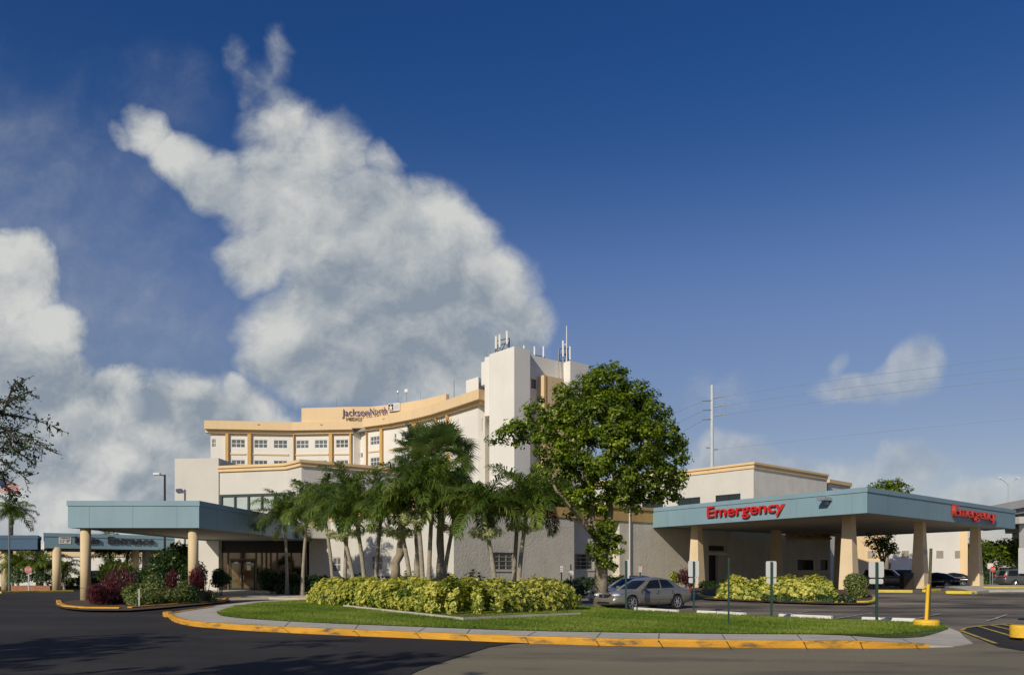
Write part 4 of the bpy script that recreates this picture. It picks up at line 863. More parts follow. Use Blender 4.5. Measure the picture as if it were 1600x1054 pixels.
# wheel stops
def wheel_stop(pa, ya, pb_x, yb_, label):
    a = gp(pa, ya+1); b = gp(pb_x, yb_+1); z = g(*((a+b)/2)); L = (b-a).length; e_ = (b-a).normalized(); n_ = Vector((e_.y, -e_.x)); vs = []
    for u_ in (0, L):
        for (d_, z_) in ((.10, -.01), (.075, .15), (-.075, .15), (-.10, -.01)): p = a+e_*u_+n_*(d_-.1); vs.append((p.x, p.y, z+z_+.02))
    o = MB().add(vs, [(0, 1, 2, 3), (7, 6, 5, 4), (0, 4, 5, 1), (1, 5, 6, 2), (2, 6, 7, 3), (3, 7, 4, 0)]).build('wheel_stop', concw, bevel=.015)
    tag(o, label, 'wheel stop', 'white wheel stops along the lawn')
wheel_stop(990, 953, 1056, 957.5, 'white wheel stop at the front tyre of the silver sedan')
wheel_stop(1088, 958.5, 1118, 959.7, 'first of two touching white wheel stops left of the bare post'); wheel_stop(1119, 959.8, 1161, 962.5, 'chipped white wheel stop directly behind the bare post')
wheel_stop(1216, 964.2, 1237, 965.2, 'short chipped white wheel stop right of the middle sign post'); wheel_stop(1238, 965.3, 1298, 968, 'long white wheel stop between the middle and right sign posts')
wheel_stop(1346, 969.8, 1390, 971.2, 'white wheel stop behind the right sign post'); wheel_stop(1391, 971.3, 1430, 972.5, 'white wheel stop touching the yellow concrete base')
wk = MB().strip([gp(895, 946.2), gp(940, 949), gp(985, 951.5)], -.15, 0, .0, .17); tag(wk.build('white_kerb', concw), 'low white kerb under the nose of the silver sedan', 'kerb')
# small signs by the wing
def small_sign(px, y0, y1, ybase, Y, wpx, label, m, rnd=False):
    x = PX(px, Y); z = g(x, Y); t = tag(empty('small_sign', (x, Y, z)), label, 'sign', 'small signs in front of the low wing')
    MB().box(x-.04, x+.04, Y-.03, Y+.03, z-.05, ZZ(y0, Y) if rnd else ZZ(y1, Y)+.1).build('post', black, t)
    wd = wpx/2/F*Y; pl = MB()
    if rnd: c = Vector((x, Y-.04, ZZ(895, Y))); pl.tube([c, c+Vector((0, -.02, 0))], wd, 14)
    else: pl.box(x-wd, x+wd, Y-.06, Y-.04, ZZ(y1, Y), ZZ(y0, Y))
    pl = pl.build('sign_plate', m, t)
    if not rnd:
        l_ = MB(); z_ = ZZ(y1, Y)+.08
        while z_ < ZZ(y0, Y)-.05: l_.box(x-wd*.8, x+wd*.7, Y-.066, Y-.061, z_, z_+.05); z_ += .13
        l_.build('sign_print', mat('sign_print_red', (.35, .12, .10)), pl)
small_sign(877.3, 883.5, 893, 915, 52, 4.4, 'small printed sign on a thin post left of the big tree, by the dark hedge', signback); small_sign(892, 881, 900, 915, 51, 8.5, 'dark post carrying a small white disc left of the big tree trunk', frame_w, True)
small_sign(1000.3, 884, 893, 915, 60, 5, 'small printed sign on a thin post above the roof of the silver sedan', signback)
# stop sign at far left, no-entry sign far right
def octagon(px, py, Y, rpx, label, m, name='stop_sign', white_bar=False):
    x = PX(px, Y); z = ZZ(py, Y); r = rpx/F*Y; t = tag(empty(name, (x, Y, 0)), label, 'stop sign')
    vs = [(x+r*math.cos(math.radians(22.5+45*k)), Y, z+r*math.sin(math.radians(22.5+45*k))) for k in range(8)]
    vs += [(v[0], Y+.03, v[2]) for v in vs]
    MB().add(vs, [tuple(range(8)), tuple(reversed(range(8, 16)))]+[(i, (i+1) % 8, 8+(i+1) % 8, 8+i) for i in range(8)]).build('sign_plate', m, t)
    MB().box(x-.04, x+.04, Y+.04, Y+.10, 0, z+r*.5).build('post', steel, t); return t, x, z, r
t, x, z, r = octagon(44, 889.5, 66, 6.2, 'faded red stop sign on a grey post in front of the left palms', mat('faded_red', (.45, .13, .11), .6))
text('STOP', 1, .01, frame_w, (x-1, 66), (x+1, 66), 1-r*.72, 1+r*.72, z-r*.28, r*.6, .005, 'sign_lettering', t)
t, x, z, r = octagon(1551.5, 888.5, 96, 4.6, 'small red stop sign by the trees at the far right', mat('sign_red', (.60, .08, .06), .5))
text('STOP', 1, .01, frame_w, (x-1, 96), (x+1, 96), 1-r*.72, 1+r*.72, z-r*.28, r*.6, .005, 'sign_lettering', t)
x = PX(1547.5, 97); t = tag(empty('notice_sign', (x, 97, 0)), 'small white rectangular sign just behind the far right stop sign', 'sign'); MB().box(x-.32, x+.32, 97, 97.03, ZZ(888, 97), ZZ(879.5, 97)).build('sign_plate', frame_w, t); MB().box(x-.03, x+.03, 97.04, 97.08, 0, ZZ(881, 97)).build('post', steel, t)
Y = 27; x0 = PX(1591.5, Y); t = tag(empty('large_sign_back', (x0+.2, Y, 0)), 'large grey back of a sign cut off by the right edge', 'sign'); MB().box(x0, x0+.6, Y, Y+.02, ZZ(895.5, Y), ZZ(855.5, Y)).build('sign_plate', signback, t, bevel=.008); MB().box(x0+.27, x0+.33, Y-.06, Y-.005, g(x0, Y), ZZ(856, Y)).build('post', polegreen, t)
# brick planter
x0 = PX(17, 70); t = tag(MB().box(x0, PX(78, 70), 70, 72, 0, ZZ(914.5, 70)).build('brick_planter', brickm), 'low red brick planter wall behind the left round column', 'planter')
# lamp post by entrance
x = PX(257.5, 66); t = tag(empty('street_lamp', (x, 66, 0)), 'black lamp post with a single boxy head rising behind the entrance canopy', 'street lamp')
MB().tube([(x, 66, 0), (x, 66, ZZ(741, 66))], [.10, .075], 10).build('pole', black, t); z = ZZ(741, 66)
MB().tube([(x, 66, z-.1), (x-.45, 65.9, z)], .04, 6).build('arm', black, t); MB().box(x-.82, x-.28, 65.7, 66.05, z-.08, z+.12).build('lamp_head', steel, t, bevel=.03)
x = PX(14.5, 64); tag(MB().tube([(x, 64, 0), (x, 64, ZZ(803, 64))], [.07, .06], 8).build('slim_pole', mat('grey_green_pole', (.16, .18, .17), .5)), 'slim grey pole in front of the far left palm crown', 'pole')
# flag
t = tag(empty('flagpole', (PX(-2, 78), 78, 0)), 'flagpole at the far left edge with a waving striped flag', 'flagpole'); MB().tube([(PX(-2, 78), 78, 0), (PX(-2, 78), 78, 9.5)], [.09, .05], 8).build('pole', frame_w, t)
x0 = PX(-1, 78); L = PX(30.5, 78)-x0; nx2, nz2 = 26, 13; fv = []; ff = []; fm_ = []
for j in range(nz2+1):
    for i in range(nx2+1):
        s_ = i/nx2; fv.append((x0+L*s_, 78+.18*math.sin(s_*9+j*.1)*s_, ZZ(749, 78)-.45*s_-.10*math.sin(s_*8)-j/nz2*1.05))
for j in range(nz2):
    for i in range(nx2): ff.append((j*(nx2+1)+i, j*(nx2+1)+i+1, (j+1)*(nx2+1)+i+1, (j+1)*(nx2+1)+i)); fm_.append(2 if (i < 10 and j < 7) else j % 2)
m = MB(); m.v = fv; m.f = ff; m.m = fm_; m.build('flag', [mat('flag_red', (.38, .03, .04), .8), mat('flag_white', (.62, .58, .56), .8), mat('flag_navy', (.02, .03, .09), .8)], t, smooth=True)
# power pole with wires
Yp = 145; xp = PX(1112.5, Yp); t = tag(empty('power_pole', (xp, Yp, 0)), 'tall grey steel power pole with short cross arms', 'power pole')
MB().tube([(xp, Yp, 0), (xp, Yp, ZZ(601.5, Yp))], [.46, .26], 12).build('pole', mat('power_pole_steel', (.50, .55, .58), .5, .06), t)
am = mat('insulator_grey', (.28, .32, .34), .5)
for (y_, s_) in ((622, 1), (636, 1), (650.5, 1), (625, -1), (639.5, -1), (654, -1)):
    z = ZZ(y_, Yp); q1 = Vector((xp+s_*2.0, Yp-.8, z+.25 if s_ > 0 else z+.6-(.9 if s_ < 0 else 0))); MB().tube([(xp, Yp, z), q1], [.14, .09], 6).build('cross_arm', am, t)
    MB().tube([q1, q1+Vector((0, 0, -.45))], .10, 6).build('insulator', am, t)
for (y_, s_) in ((700, -1), (702.5, 1)): z = ZZ(y_, Yp); MB().tube([(xp, Yp, z), (xp+s_*1.0, Yp, z+.15)], .13, 6).build('cross_arm', am, t)
wirem = mat('wire_grey', (.22, .26, .31), .6)
def wire(pts, label, r=.026):
    P_ = [Vector((PX(a, Y_), Y_, ZZ(b, Y_))) for a, b, Y_ in pts]; q_ = []
    for i in range(25):
        s_ = i/24; p = P_[0].lerp(P_[-1], s_); q_.append(p)
    # parabola through the middle point
    mid = P_[1]; f_ = (mid.x-P_[0].x)/(P_[-1].x-P_[0].x); lin = P_[0].lerp(P_[-1], f_).z; sag = (mid.z-lin)/(4*f_*(1-f_))
    q_ = [Vector((p.x, p.y, p.z+sag*4*(i/24)*(1-i/24))) for i, p in enumerate(q_)]
    tag(MB().tube(q_, r, 5).build('power_line', wirem), label, 'power line', 'power lines')
wire([(1132, 619.5, 145), (1380, 592, 130), (1640, 553, 112)], 'top power line running from the steel pole to the right edge')
wire([(1132, 634, 145), (1380, 607, 130), (1640, 571, 112)], 'second power line from the top right of the steel pole'); wire([(1132, 648, 145), (1380, 623, 130), (1640, 588, 112)], 'third power line from the top right of the steel pole')
wire([(1120, 702, 145), (1400, 677, 132), (1640, 650, 118)], 'lowest faint power line right of the steel pole', .02)
for i, (y1, y2, lb) in enumerate(((628, 650, 'top'), (643, 668, 'middle'), (658, 686, 'lowest'))): wire([(1095, y1, 145), (1075, (y1+y2)/2-3, 148), (1030, y2+6, 156)], lb+' power line running left from the steel pole into the tree crown')
# highway light
Yh = 150; x = PX(1575.5, Yh); t = tag(empty('highway_lamp', (x, Yh, 10)), 'double armed highway lamp far behind the overpass', 'street lamp'); hm_ = mat('far_grey_lamp', (.42, .47, .53), .6)
MB().tube([(x, Yh, 9), (x, Yh, ZZ(757, Yh))], .10, 6).build('pole', hm_, t)
for s_ in (-1, 1): MB().tube([(x, Yh, ZZ(757, Yh)), (x+s_*.9, Yh, ZZ(750, Yh)), (x+s_*1.6, Yh, ZZ(747, Yh))], .06, 5).build('arm', hm_, t); MB().box(x+s_*1.6-.35, x+s_*1.6+.35, Yh-.2, Yh+.2, ZZ(747, Yh), ZZ(747, Yh)+.18).build('lamp_head', frame_w, t)
# bins, boxes
x = PX(1415, 60.5); tag(MB().box(x-.36, x+.36, 60, 60.7, g(x, 60), ZZ(894, 60)).build('waste_bin', mat('dark_brown_bin', (.035, .02, .015), .6), bevel=.03), 'dark brown waste bin beside the middle emergency canopy column', 'bin')
# bed marker and bench leg near entrance
b = gp(217.5, 946, .1); tag(MB().box(b.x-.03, b.x+.03, b.y-.02, b.y+.02, .08, ZZ(919, b.y)).build('marker_stake', steel), 'small grey stake in front of the mixed shrubs', 'stake')
# ============================================================ VEGETATION
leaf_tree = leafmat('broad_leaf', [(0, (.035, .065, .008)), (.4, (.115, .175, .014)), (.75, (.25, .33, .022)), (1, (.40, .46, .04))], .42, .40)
leaf_palm = leafmat('palm_leaf', [(0, (.045, .085, .015)), (.5, (.115, .18, .028)), (.9, (.23, .29, .055)), (1, (.35, .36, .11))], .30, .35)
leaf_fan = leafmat('fan_palm_leaf', [(0, (.045, .085, .02)), (.5, (.10, .155, .04)), (.9, (.19, .25, .07)), (1, (.32, .32, .13))], .45, .3)
leaf_yel = leafmat('variegated_leaf', [(0, (.03, .075, .01)), (.28, (.07, .15, .015)), (.45, (.34, .38, .04)), (1, (.74, .69, .17))], .45, .3)
leaf_dark = leafmat('dark_shrub_leaf', [(0, (.012, .032, .008)), (.6, (.035, .075, .015)), (1, (.08, .14, .03))], .4, .25)
leaf_mar = leafmat('maroon_leaf', [(0, (.06, .014, .018)), (.6, (.17, .045, .06)), (1, (.34, .13, .13))], .5, .3)
leaf_mix = leafmat('croton_leaf', [(0, (.05, .10, .02)), (.5, (.13, .19, .04)), (.8, (.30, .32, .10)), (1, (.48, .42, .18))], .45, .3)
leaf_dead = leafmat('dry_frond', [(0, (.05, .025, .012)), (1, (.17, .09, .045))], .8, .2)
fruit_m = leafmat('pale_fruit_stalks', [(0, (.22, .26, .09)), (.5, (.46, .49, .22)), (1, (.70, .69, .40))], .6, .3)
shaft_m = mat('green_crownshaft', (.16, .20, .05), .5, .2, 3)
def unit(v): return v/np.maximum(1e-9, np.linalg.norm(v, axis=-1, keepdims=True))
def leafquads(C, Nrm, size, asp=.5, fold=.25, jitter=.8, rng=NR, droop=0.0):
    """pointed leaf faces: each leaf is a 4-sided blade folded along its midrib -> verts, quads"""
    n = len(C); N_ = unit(Nrm+rng.normal(0, jitter, (n, 3))); T_ = unit(np.cross(N_, rng.normal(0, 1, (n, 3)))); T_[:, 2] -= droop; T_ = unit(T_)
    B_ = unit(np.cross(N_, T_)); N_ = np.cross(T_, B_); s = size[:, None] if hasattr(size, '__len__') else size
    v = np.empty((n, 4, 3)); v[:, 0] = C-T_*s*.5; v[:, 1] = C+B_*s*asp*.5+N_*s*fold*.3+T_*s*.08; v[:, 2] = C+T_*s*.5; v[:, 3] = C-B_*s*asp*.5+N_*s*fold*.3+T_*s*.08
    return v.reshape(-1, 3)
def mkleaves(name, C, Nrm, size, material, parent=None, asp=.5, tint=None, jitter=.8, droop=0.0, rng=NR, local=False):
    v = leafquads(C, Nrm, size, asp, jitter=jitter, droop=droop, rng=rng); n = len(C)
    if tint is None: tint = np.clip(rng.normal(.5, .2, n), 0, 1)
    return np_mesh(name, v, np.arange(4*n).reshape(-1, 4), material, parent, tint, local)
def sph(n, rng=NR): return unit(rng.normal(0, 1, (n, 3)))
def blob_clumps(lobes, per_m2, leaves, clump_r, leaf, rng=NR, shell=.55):
    """lobes (x,y,z,rx,ry,rz) -> leaf centres, normals, tint: clumps of leaves scattered through the lobes' outer volume"""
    Cs = []; Ns = []; Ts = []
    for (x, y, z, rx, ry, rz) in lobes:
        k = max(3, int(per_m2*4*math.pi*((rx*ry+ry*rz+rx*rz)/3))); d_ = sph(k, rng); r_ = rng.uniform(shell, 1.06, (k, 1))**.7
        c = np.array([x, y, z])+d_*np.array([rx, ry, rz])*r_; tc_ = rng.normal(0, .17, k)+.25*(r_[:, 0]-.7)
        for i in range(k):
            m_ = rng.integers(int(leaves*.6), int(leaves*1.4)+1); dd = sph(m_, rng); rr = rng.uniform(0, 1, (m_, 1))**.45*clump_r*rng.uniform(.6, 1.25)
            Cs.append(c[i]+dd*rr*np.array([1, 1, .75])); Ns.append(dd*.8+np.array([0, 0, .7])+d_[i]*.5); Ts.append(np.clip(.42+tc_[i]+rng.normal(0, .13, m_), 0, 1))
    return np.concatenate(Cs), np.concatenate(Ns), np.concatenate(Ts)
def branch(m, a, b, r0, r1, n=5, wob=.12, rng=R):
    a = Vector(a); b = Vector(b); L = (b-a).length; pts = []; rad = []
    for i in range(n+1):
        t = i/n; o = Vector((rng.uniform(-1, 1), rng.uniform(-1, 1), rng.uniform(-.4, .4)))*wob*L*math.sin(math.pi*t)*.5; pts.append(a.lerp(b, t)+o+Vector((0, 0, L*.06*math.sin(math.pi*t)))); rad.append(r0+(r1-r0)*t)
    m.tube(pts, rad, 9); return pts
# ---------- the big broad-leaved tree
TY = 39.0; bx = PX(939, TY); tree = tag(empty('broadleaf_tree', (bx, TY, .15)), 'large rounded broad leaved tree with pale trunk behind the silver sedan', 'tree')
def TP(px, py, dy=0): Y = TY+dy; return (PX(px, Y), Y, ZZ(py, Y))
tk = MB(); tk.tube([(bx, TY, .1), TP(939, 905), TP(940, 880), TP(942, 858)], [.38, .31, .29, .28], 14)
limbs = [(TP(942, 860), TP(925, 815), .25, .20), (TP(925, 815), TP(920, 762, .3), .20, .14), (TP(920, 770, .3), TP(905, 700, -.8), .13, .05), (TP(942, 860), TP(951, 810, .3), .26, .21), (TP(951, 812, .3), TP(962, 752), .20, .15), (TP(962, 755), TP(1010, 690, .5), .14, .05), (TP(962, 755), TP(950, 650, .8), .13, .05), (TP(920, 765, .3), TP(860, 710, .5), .12, .05), (TP(935, 850), TP(893, 795, -1), .13, .08), (TP(893, 795, -1), TP(840, 740, -.5), .09, .04), (TP(962, 770), TP(1040, 730, -1), .11, .04), (TP(958, 780), TP(990, 740, -1.6), .09, .04), (TP(905, 720, -.8), TP(880, 650, 0), .08, .03), (TP(940, 700, .5), TP(930, 620, 1), .08, .03), (TP(1000, 700, .5), TP(1020, 640, 1), .07, .03)]
for (a, b, r0, r1) in limbs: branch(tk, a, b, r0, r1)
tk.build('trunk', bark, tree, smooth=True)
lob = []
for (px, py, r_, dy) in [(947, 600, 36, 0), (905, 625, 40, .5), (985, 628, 42, .3), (870, 640, 36, -.4), (935, 655, 55, -1.2), (1010, 655, 44, 0), (1038, 680, 34, .2), (1045, 715, 30, 0), (990, 690, 50, -1.5), (930, 700, 52, -1.6), (880, 690, 46, -.6), (840, 670, 34, .6), (800, 680, 26, .4), (778, 684, 14, .5), (1010, 735, 36, -.8), (1050, 745, 24, .2), (960, 740, 42, -1.2), (905, 745, 40, 0), (870, 735, 40, 1), (970, 640, 46, 1.6), (900, 660, 50, 2), (1000, 690, 46, 2.2), (940, 600, 38, 1.2), (1035, 765, 16, -.6), (985, 785, 22, -.4), (940, 790, 18, .3), (893, 780, 24, .4), (852, 775, 20, .6), (960, 580, 15, 0), (925, 592, 12, .3), (1062, 700, 14, .5), (1012, 765, 26, -.6), (1045, 772, 18, 0), (905, 788, 24, -.4), (975, 768, 30, -.8), (925, 772, 26, -.6), (868, 770, 22, 0), (830, 640, 12, .2), (1000, 612, 16, .5), (880, 610, 14, 0)]:
    s_ = r_/F*TY; lob.append((*TP(px, py, dy), s_, s_*1.05, s_*.84))
rngT = np.random.default_rng(3)
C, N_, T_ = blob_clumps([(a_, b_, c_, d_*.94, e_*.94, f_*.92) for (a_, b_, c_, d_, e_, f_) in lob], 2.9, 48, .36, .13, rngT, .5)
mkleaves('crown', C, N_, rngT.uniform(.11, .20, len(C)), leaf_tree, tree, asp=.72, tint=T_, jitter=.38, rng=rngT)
lob = [(*TP(px, py, dy), r_/F*TY, r_/F*TY, r_/F*TY) for (px, py, r_, dy) in [(948, 838, 20, -.5), (962, 855, 16, -.4), (938, 868, 18, -.5), (955, 880, 12, -.6), (928, 855, 12, -.4), (930, 825, 12, -.3), (968, 838, 8, -.3), (950, 815, 12, -.2)]]
C, N_, T_ = blob_clumps(lob, 7, 20, .22, .13, rngT, .2)
mkleaves('trunk_shoots', C, N_, rngT.uniform(.11, .19, len(C)), leaf_tree, tree, asp=.7, tint=T_, jitter=.55, rng=rngT)
# ---------- palms
def frond(rng, L, az, el0, curl, nl=58, lw=.042, ll=.66, hang=.75, twist=0.0):
    """arching feather frond: rachis curve and two ranks of bent leaflets"""
    n = 12; pts = [np.zeros(3)]; el = el0; step_ = L/n; h = np.array([math.cos(az), math.sin(az), 0])
    for i in range(n): pts.append(pts[-1]+step_*(h*math.cos(el)+np.array([0, 0, math.sin(el)]))); el -= curl/n*(.6+.8*i/n)
    pts = np.array(pts); side = np.array([-math.sin(az), math.cos(az), 0]); V_ = []; Q_ = []; tq = []
    base_t = rng.uniform(.25, .75)
    for s_ in (-1, 1):
        for k in range(nl):
            t = .10+.90*(k+rng.uniform(-.3, .3))/nl; t = min(.999, max(.08, t)); f_ = t*n; i = int(f_); f_ -= i; p = pts[i]*(1-f_)+pts[i+1]*f_; tg = unit(pts[i+1]-pts[i])
            up = unit(np.cross(tg, side)); 
            if up[2] < 0: up = -up
            l_ = ll*math.sin(math.pi*min(1, .16+.80*t))**.6*rng.uniform(.85, 1.1); w_ = lw*rng.uniform(.8, 1.2)
            d0 = unit(side*s_*(.80)+tg*(.50+.35*t)+up*rng.uniform(-.35, .9)); d1 = unit(d0-np.array([0, 0, hang*rng.uniform(.8, 1.5)])); wv = unit(np.cross(d0, up))*w_*.5
            a = p; b = p+d0*l_*.5; c = b+d1*l_*.5; o = len(V_)
            V_ += [a-wv*.5, a+wv*.5, b+wv, b-wv, c+wv*.15, c-wv*.15]; Q_ += [(o, o+1, o+2, o+3), (o+3, o+2, o+4, o+5)]; tt = min(1, max(0, base_t+rng.normal(0, .12))); tq += [tt, tt]
    for i in range(n):  # rachis
        r_ = .022*(1-i/n)+.006; o = len(V_); a, b = pts[i], pts[i+1]; u_ = side*r_; v_ = np.array([0, 0, r_]); V_ += [a-u_, a+v_, a+u_, b-u_, b+v_, b+u_]; Q_ += [(o, o+1, o+4, o+3), (o+1, o+2, o+5, o+4), (o+2, o, o+3, o+5)]; tq += [.97]*3
    return V_, Q_, tq
def crown_mesh(seed, nf, L, hang, lo_=-.35):
    rng = np.random.default_rng(seed); V_ = []; Q_ = []; t_ = []
    for i in range(nf):
        az = i*2.399963+rng.uniform(-.2, .2); q = (i+.5)/nf; el = 1.45-q*1.4+rng.uniform(-.12, .12); cu_ = rng.uniform(1.45, 2.15)*(1.0-.3*(q < .12))
        v, f_, t = frond(rng, L*rng.uniform(.85, 1.1)*(.75 if q < .08 else 1), az, el, cu_, hang=hang); o = len(V_); V_ += v; Q_ += [tuple(o+k for k in qd) for qd in f_]; t_ += t
    return np.array(V_), np.array(Q_), np.array(t_)
CM = [crown_mesh(s_, 18, 2.25, .85) for s_ in (1, 2, 3, 4)]
def fruit(rng, r_, n=420):
    d_ = sph(n, rng); c = d_*rng.uniform(.3, 1, (n, 1))*np.array([r_, r_, r_*.75]); return c, d_
palm_mesh = {}
def palm(px, pyb, pxt, pyt, Y, label, var=0, scale=1.0, rot=0.0, fr=1, r0=.105, dead=False, zb=.17, name='palm_tree', group='feather palms planted in the island and by the entrance'):
    b = Vector((PX(px, Y), Y, g(PX(px, Y), Y)+zb)); tp = Vector((PX(pxt, Y), Y, ZZ(pyt, Y))); t = tag(empty(name, b), label, 'palm tree', group); L = (tp-b).length
    sh = .62*scale; d_ = (tp-b).normalized(); sb = tp-d_*sh; pts = [b.lerp(sb, k/7)+Vector((0, 0, 0)) for k in range(8)]
    bend = Vector((-(tp.x-b.x)*.12, 0, 0)); pts = [p+bend*math.sin(math.pi*k/7) for k, p in enumerate(pts)]
    m = MB(); rad = [r0*1.75, r0*1.25, r0, r0*.95, r0*.92, r0*.88, r0*.85, r0*.82]; pp = []; rr = []
    for k in range(7):
        for j in range(5):
            f_ = j/5; pp.append(pts[k].lerp(pts[k+1], f_)); rr.append((rad[k]+(rad[k+1]-rad[k])*f_)*(1.05 if j == 0 else 1.0))
    pp.append(pts[-1]); rr.append(rad[-1]); m.tube(pp, rr, 10); m.build('trunk', palmtrunk, t, smooth=True)
    MB().tube([sb-d_*.02, sb+d_*.12, tp-d_*.1, tp+d_*.15], [r0*1.0, r0*1.2, r0*.75, r0*.35], 10).build('crownshaft', shaft_m, t, smooth=True)
    v, q_, tt = CM[var % 4]; c, s_ = math.cos(rot), math.sin(rot); Rm = np.array([[c, -s_, 0], [s_, c, 0], [0, 0, 1]]); vv = (v*scale)@Rm.T+np.array(tp)
    np_mesh('crown', vv, q_, leaf_palm, t, tt)
    rng = np.random.default_rng(int(px))
    for k in range(fr):
        a = rng.uniform(0, 6.28) if fr > 1 else -1.2; o = np.array(sb)+np.array([(-.42+.42*k)*scale, -.28, -.30-.10*(k % 2)]); cc, nn2 = fruit(rng, .36*scale)
        mkleaves('fruit_cluster', cc+o, nn2, rng.uniform(.07, .15, len(cc)), fruit_m, t, asp=.35, jitter=.5, rng=rng)
    if dead:
        rg = np.random.default_rng(9); v, q_, tt = frond(rg, 2.0, -.25, -.1, 1.9, hang=1.6, ll=.7, lw=.06); np_mesh('dry_frond', np.array(v)+np.array(tp), np.array(q_), leaf_dead, t, np.clip(rg.normal(.5, .25, len(q_)), 0, 1))
    return t
palm(556.6, 900, 530, 806, 41, 'slim palm leaning left, its crown hanging before the left end of the peach band', 0, 1.0, .3, 2)
palm(572, 900, 556, 802, 39.5, 'palm leaning slightly left just right of the leftmost slim one in the island', 1, .95, 1.5, 2)
palm(586, 900, 596, 796, 42, 'palm standing before the right window of the lit wing wall', 2, 1.05, 2.2, 2)
palm(645, 903, 622, 800, 36.5, 'palm leaning left from the middle of the hedge, with a bright green crownshaft', 3, .95, .8, 3)
palm(662, 908, 651, 775, 35.5, 'tall palm in the middle of the clump with its trunk tilted slightly left', 0, 1.1, 2.9, 2)
palm(669, 905, 676, 768, 37, 'tallest straight feather palm of the middle clump', 1, 1.1, 4.0, 1)
palm(690, 902, 713, 790, 38, 'palm leaning right at the corner of the cream wing', 2, 1.1, 5.0, 2)
palm(777, 906, 756, 798, 34.5, 'palm leaning left in front of the rough shaded wall', 3, 1.0, 3.3, 3)
palm(802, 907, 809, 800, 37.5, 'thin dark stemmed palm crossing behind the rightmost palm trunk', 0, .9, 1.0, 0, r0=.11)
palm(808, 907, 824, 786, 36.0, 'rightmost palm of the island with a dry brown frond hanging on its right', 1, 1.08, .2, 3, dead=True)
palm(449, 898, 445, 812, 56, 'palm at the entrance with its crown over the blue fascia', 2, 1.25, .4, 1, zb=.1)
palm(472, 898, 480, 800, 55, 'palm right of the glass entrance against the shadow edge', 3, 1.3, 2.0, 1, zb=.1)
palm(522, 900, 506, 792, 47, 'palm between the entrance palms and the island clump', 0, 1.15, 5.2, 1, zb=.1)
palm(538, 900, 545, 776, 44, 'palm with a pale bright crown in front of the peach cornice end', 1, 1.1, 1.1, 1, zb=.1)
palm(16, 912, 18, 806, 82, 'palm far behind the shade-painted blue canopy at the left edge', 2, 1.25, 0.6, 0, zb=0, r0=.22)
palm(100, 905, 98, 893, 74, 'low palm hidden behind the second round column from the left', 3, .9, 2.2, 0, zb=0)
palm(64, 915, 66, 888, 73, 'low arching palm in the brick planter, right of the stop sign', 0, 1.2, 1.2, 0, zb=0.2, group='low palms by the brick planter')
palm(28, 915, 30, 888, 73, 'low arching palm in the brick planter, left of the stop sign', 1, 1.2, 4.2, 0, zb=0.2, group='low palms by the brick planter')
palm(172, 912, 172, 862, 80, 'palm under the Main Entrance canopy with hanging dry fronds', 2, 1.3, 0, 0, zb=0)
palm(198, 912, 200, 862, 84, 'second palm behind the Main Entrance canopy', 3, 1.3, 1, 0, zb=0)
# cut multi-branched stump tree in the clump
t = tag(empty('pruned_tree', (PX(619, 38), 38, .17)), 'pruned tree with forked bare branches inside the palm clump', 'tree'); m = MB()
def q3(px, py, Y=38): return (PX(px, Y), Y, ZZ(py, Y))
for a, b, r0, r1 in ((q3(617, 905), q3(625, 855), .22, .18), (q3(625, 855), q3(630, 815), .17, .13), (q3(630, 818), q3(612, 790), .10, .06), (q3(630, 818), q3(638, 785), .11, .06), (q3(628, 830), q3(650, 800), .09, .05), (q3(612, 790), q3(600, 770), .06, .03), (q3(638, 785), q3(632, 765), .06, .03), (q3(638, 785), q3(648, 768), .05, .03)): branch(m, a, b, r0, r1, 4)
m.build('trunk', bark, t, smooth=True)
rg = np.random.default_rng(21); lob = [(*q3(606, 768), .6, .5, .4), (*q3(640, 762), .6, .5, .4)]; C, N_, T_ = blob_clumps(lob, 5, 14, .2, .1, rg); mkleaves('crown', C, N_, .12, leaf_tree, t, tint=T_, rng=rg)
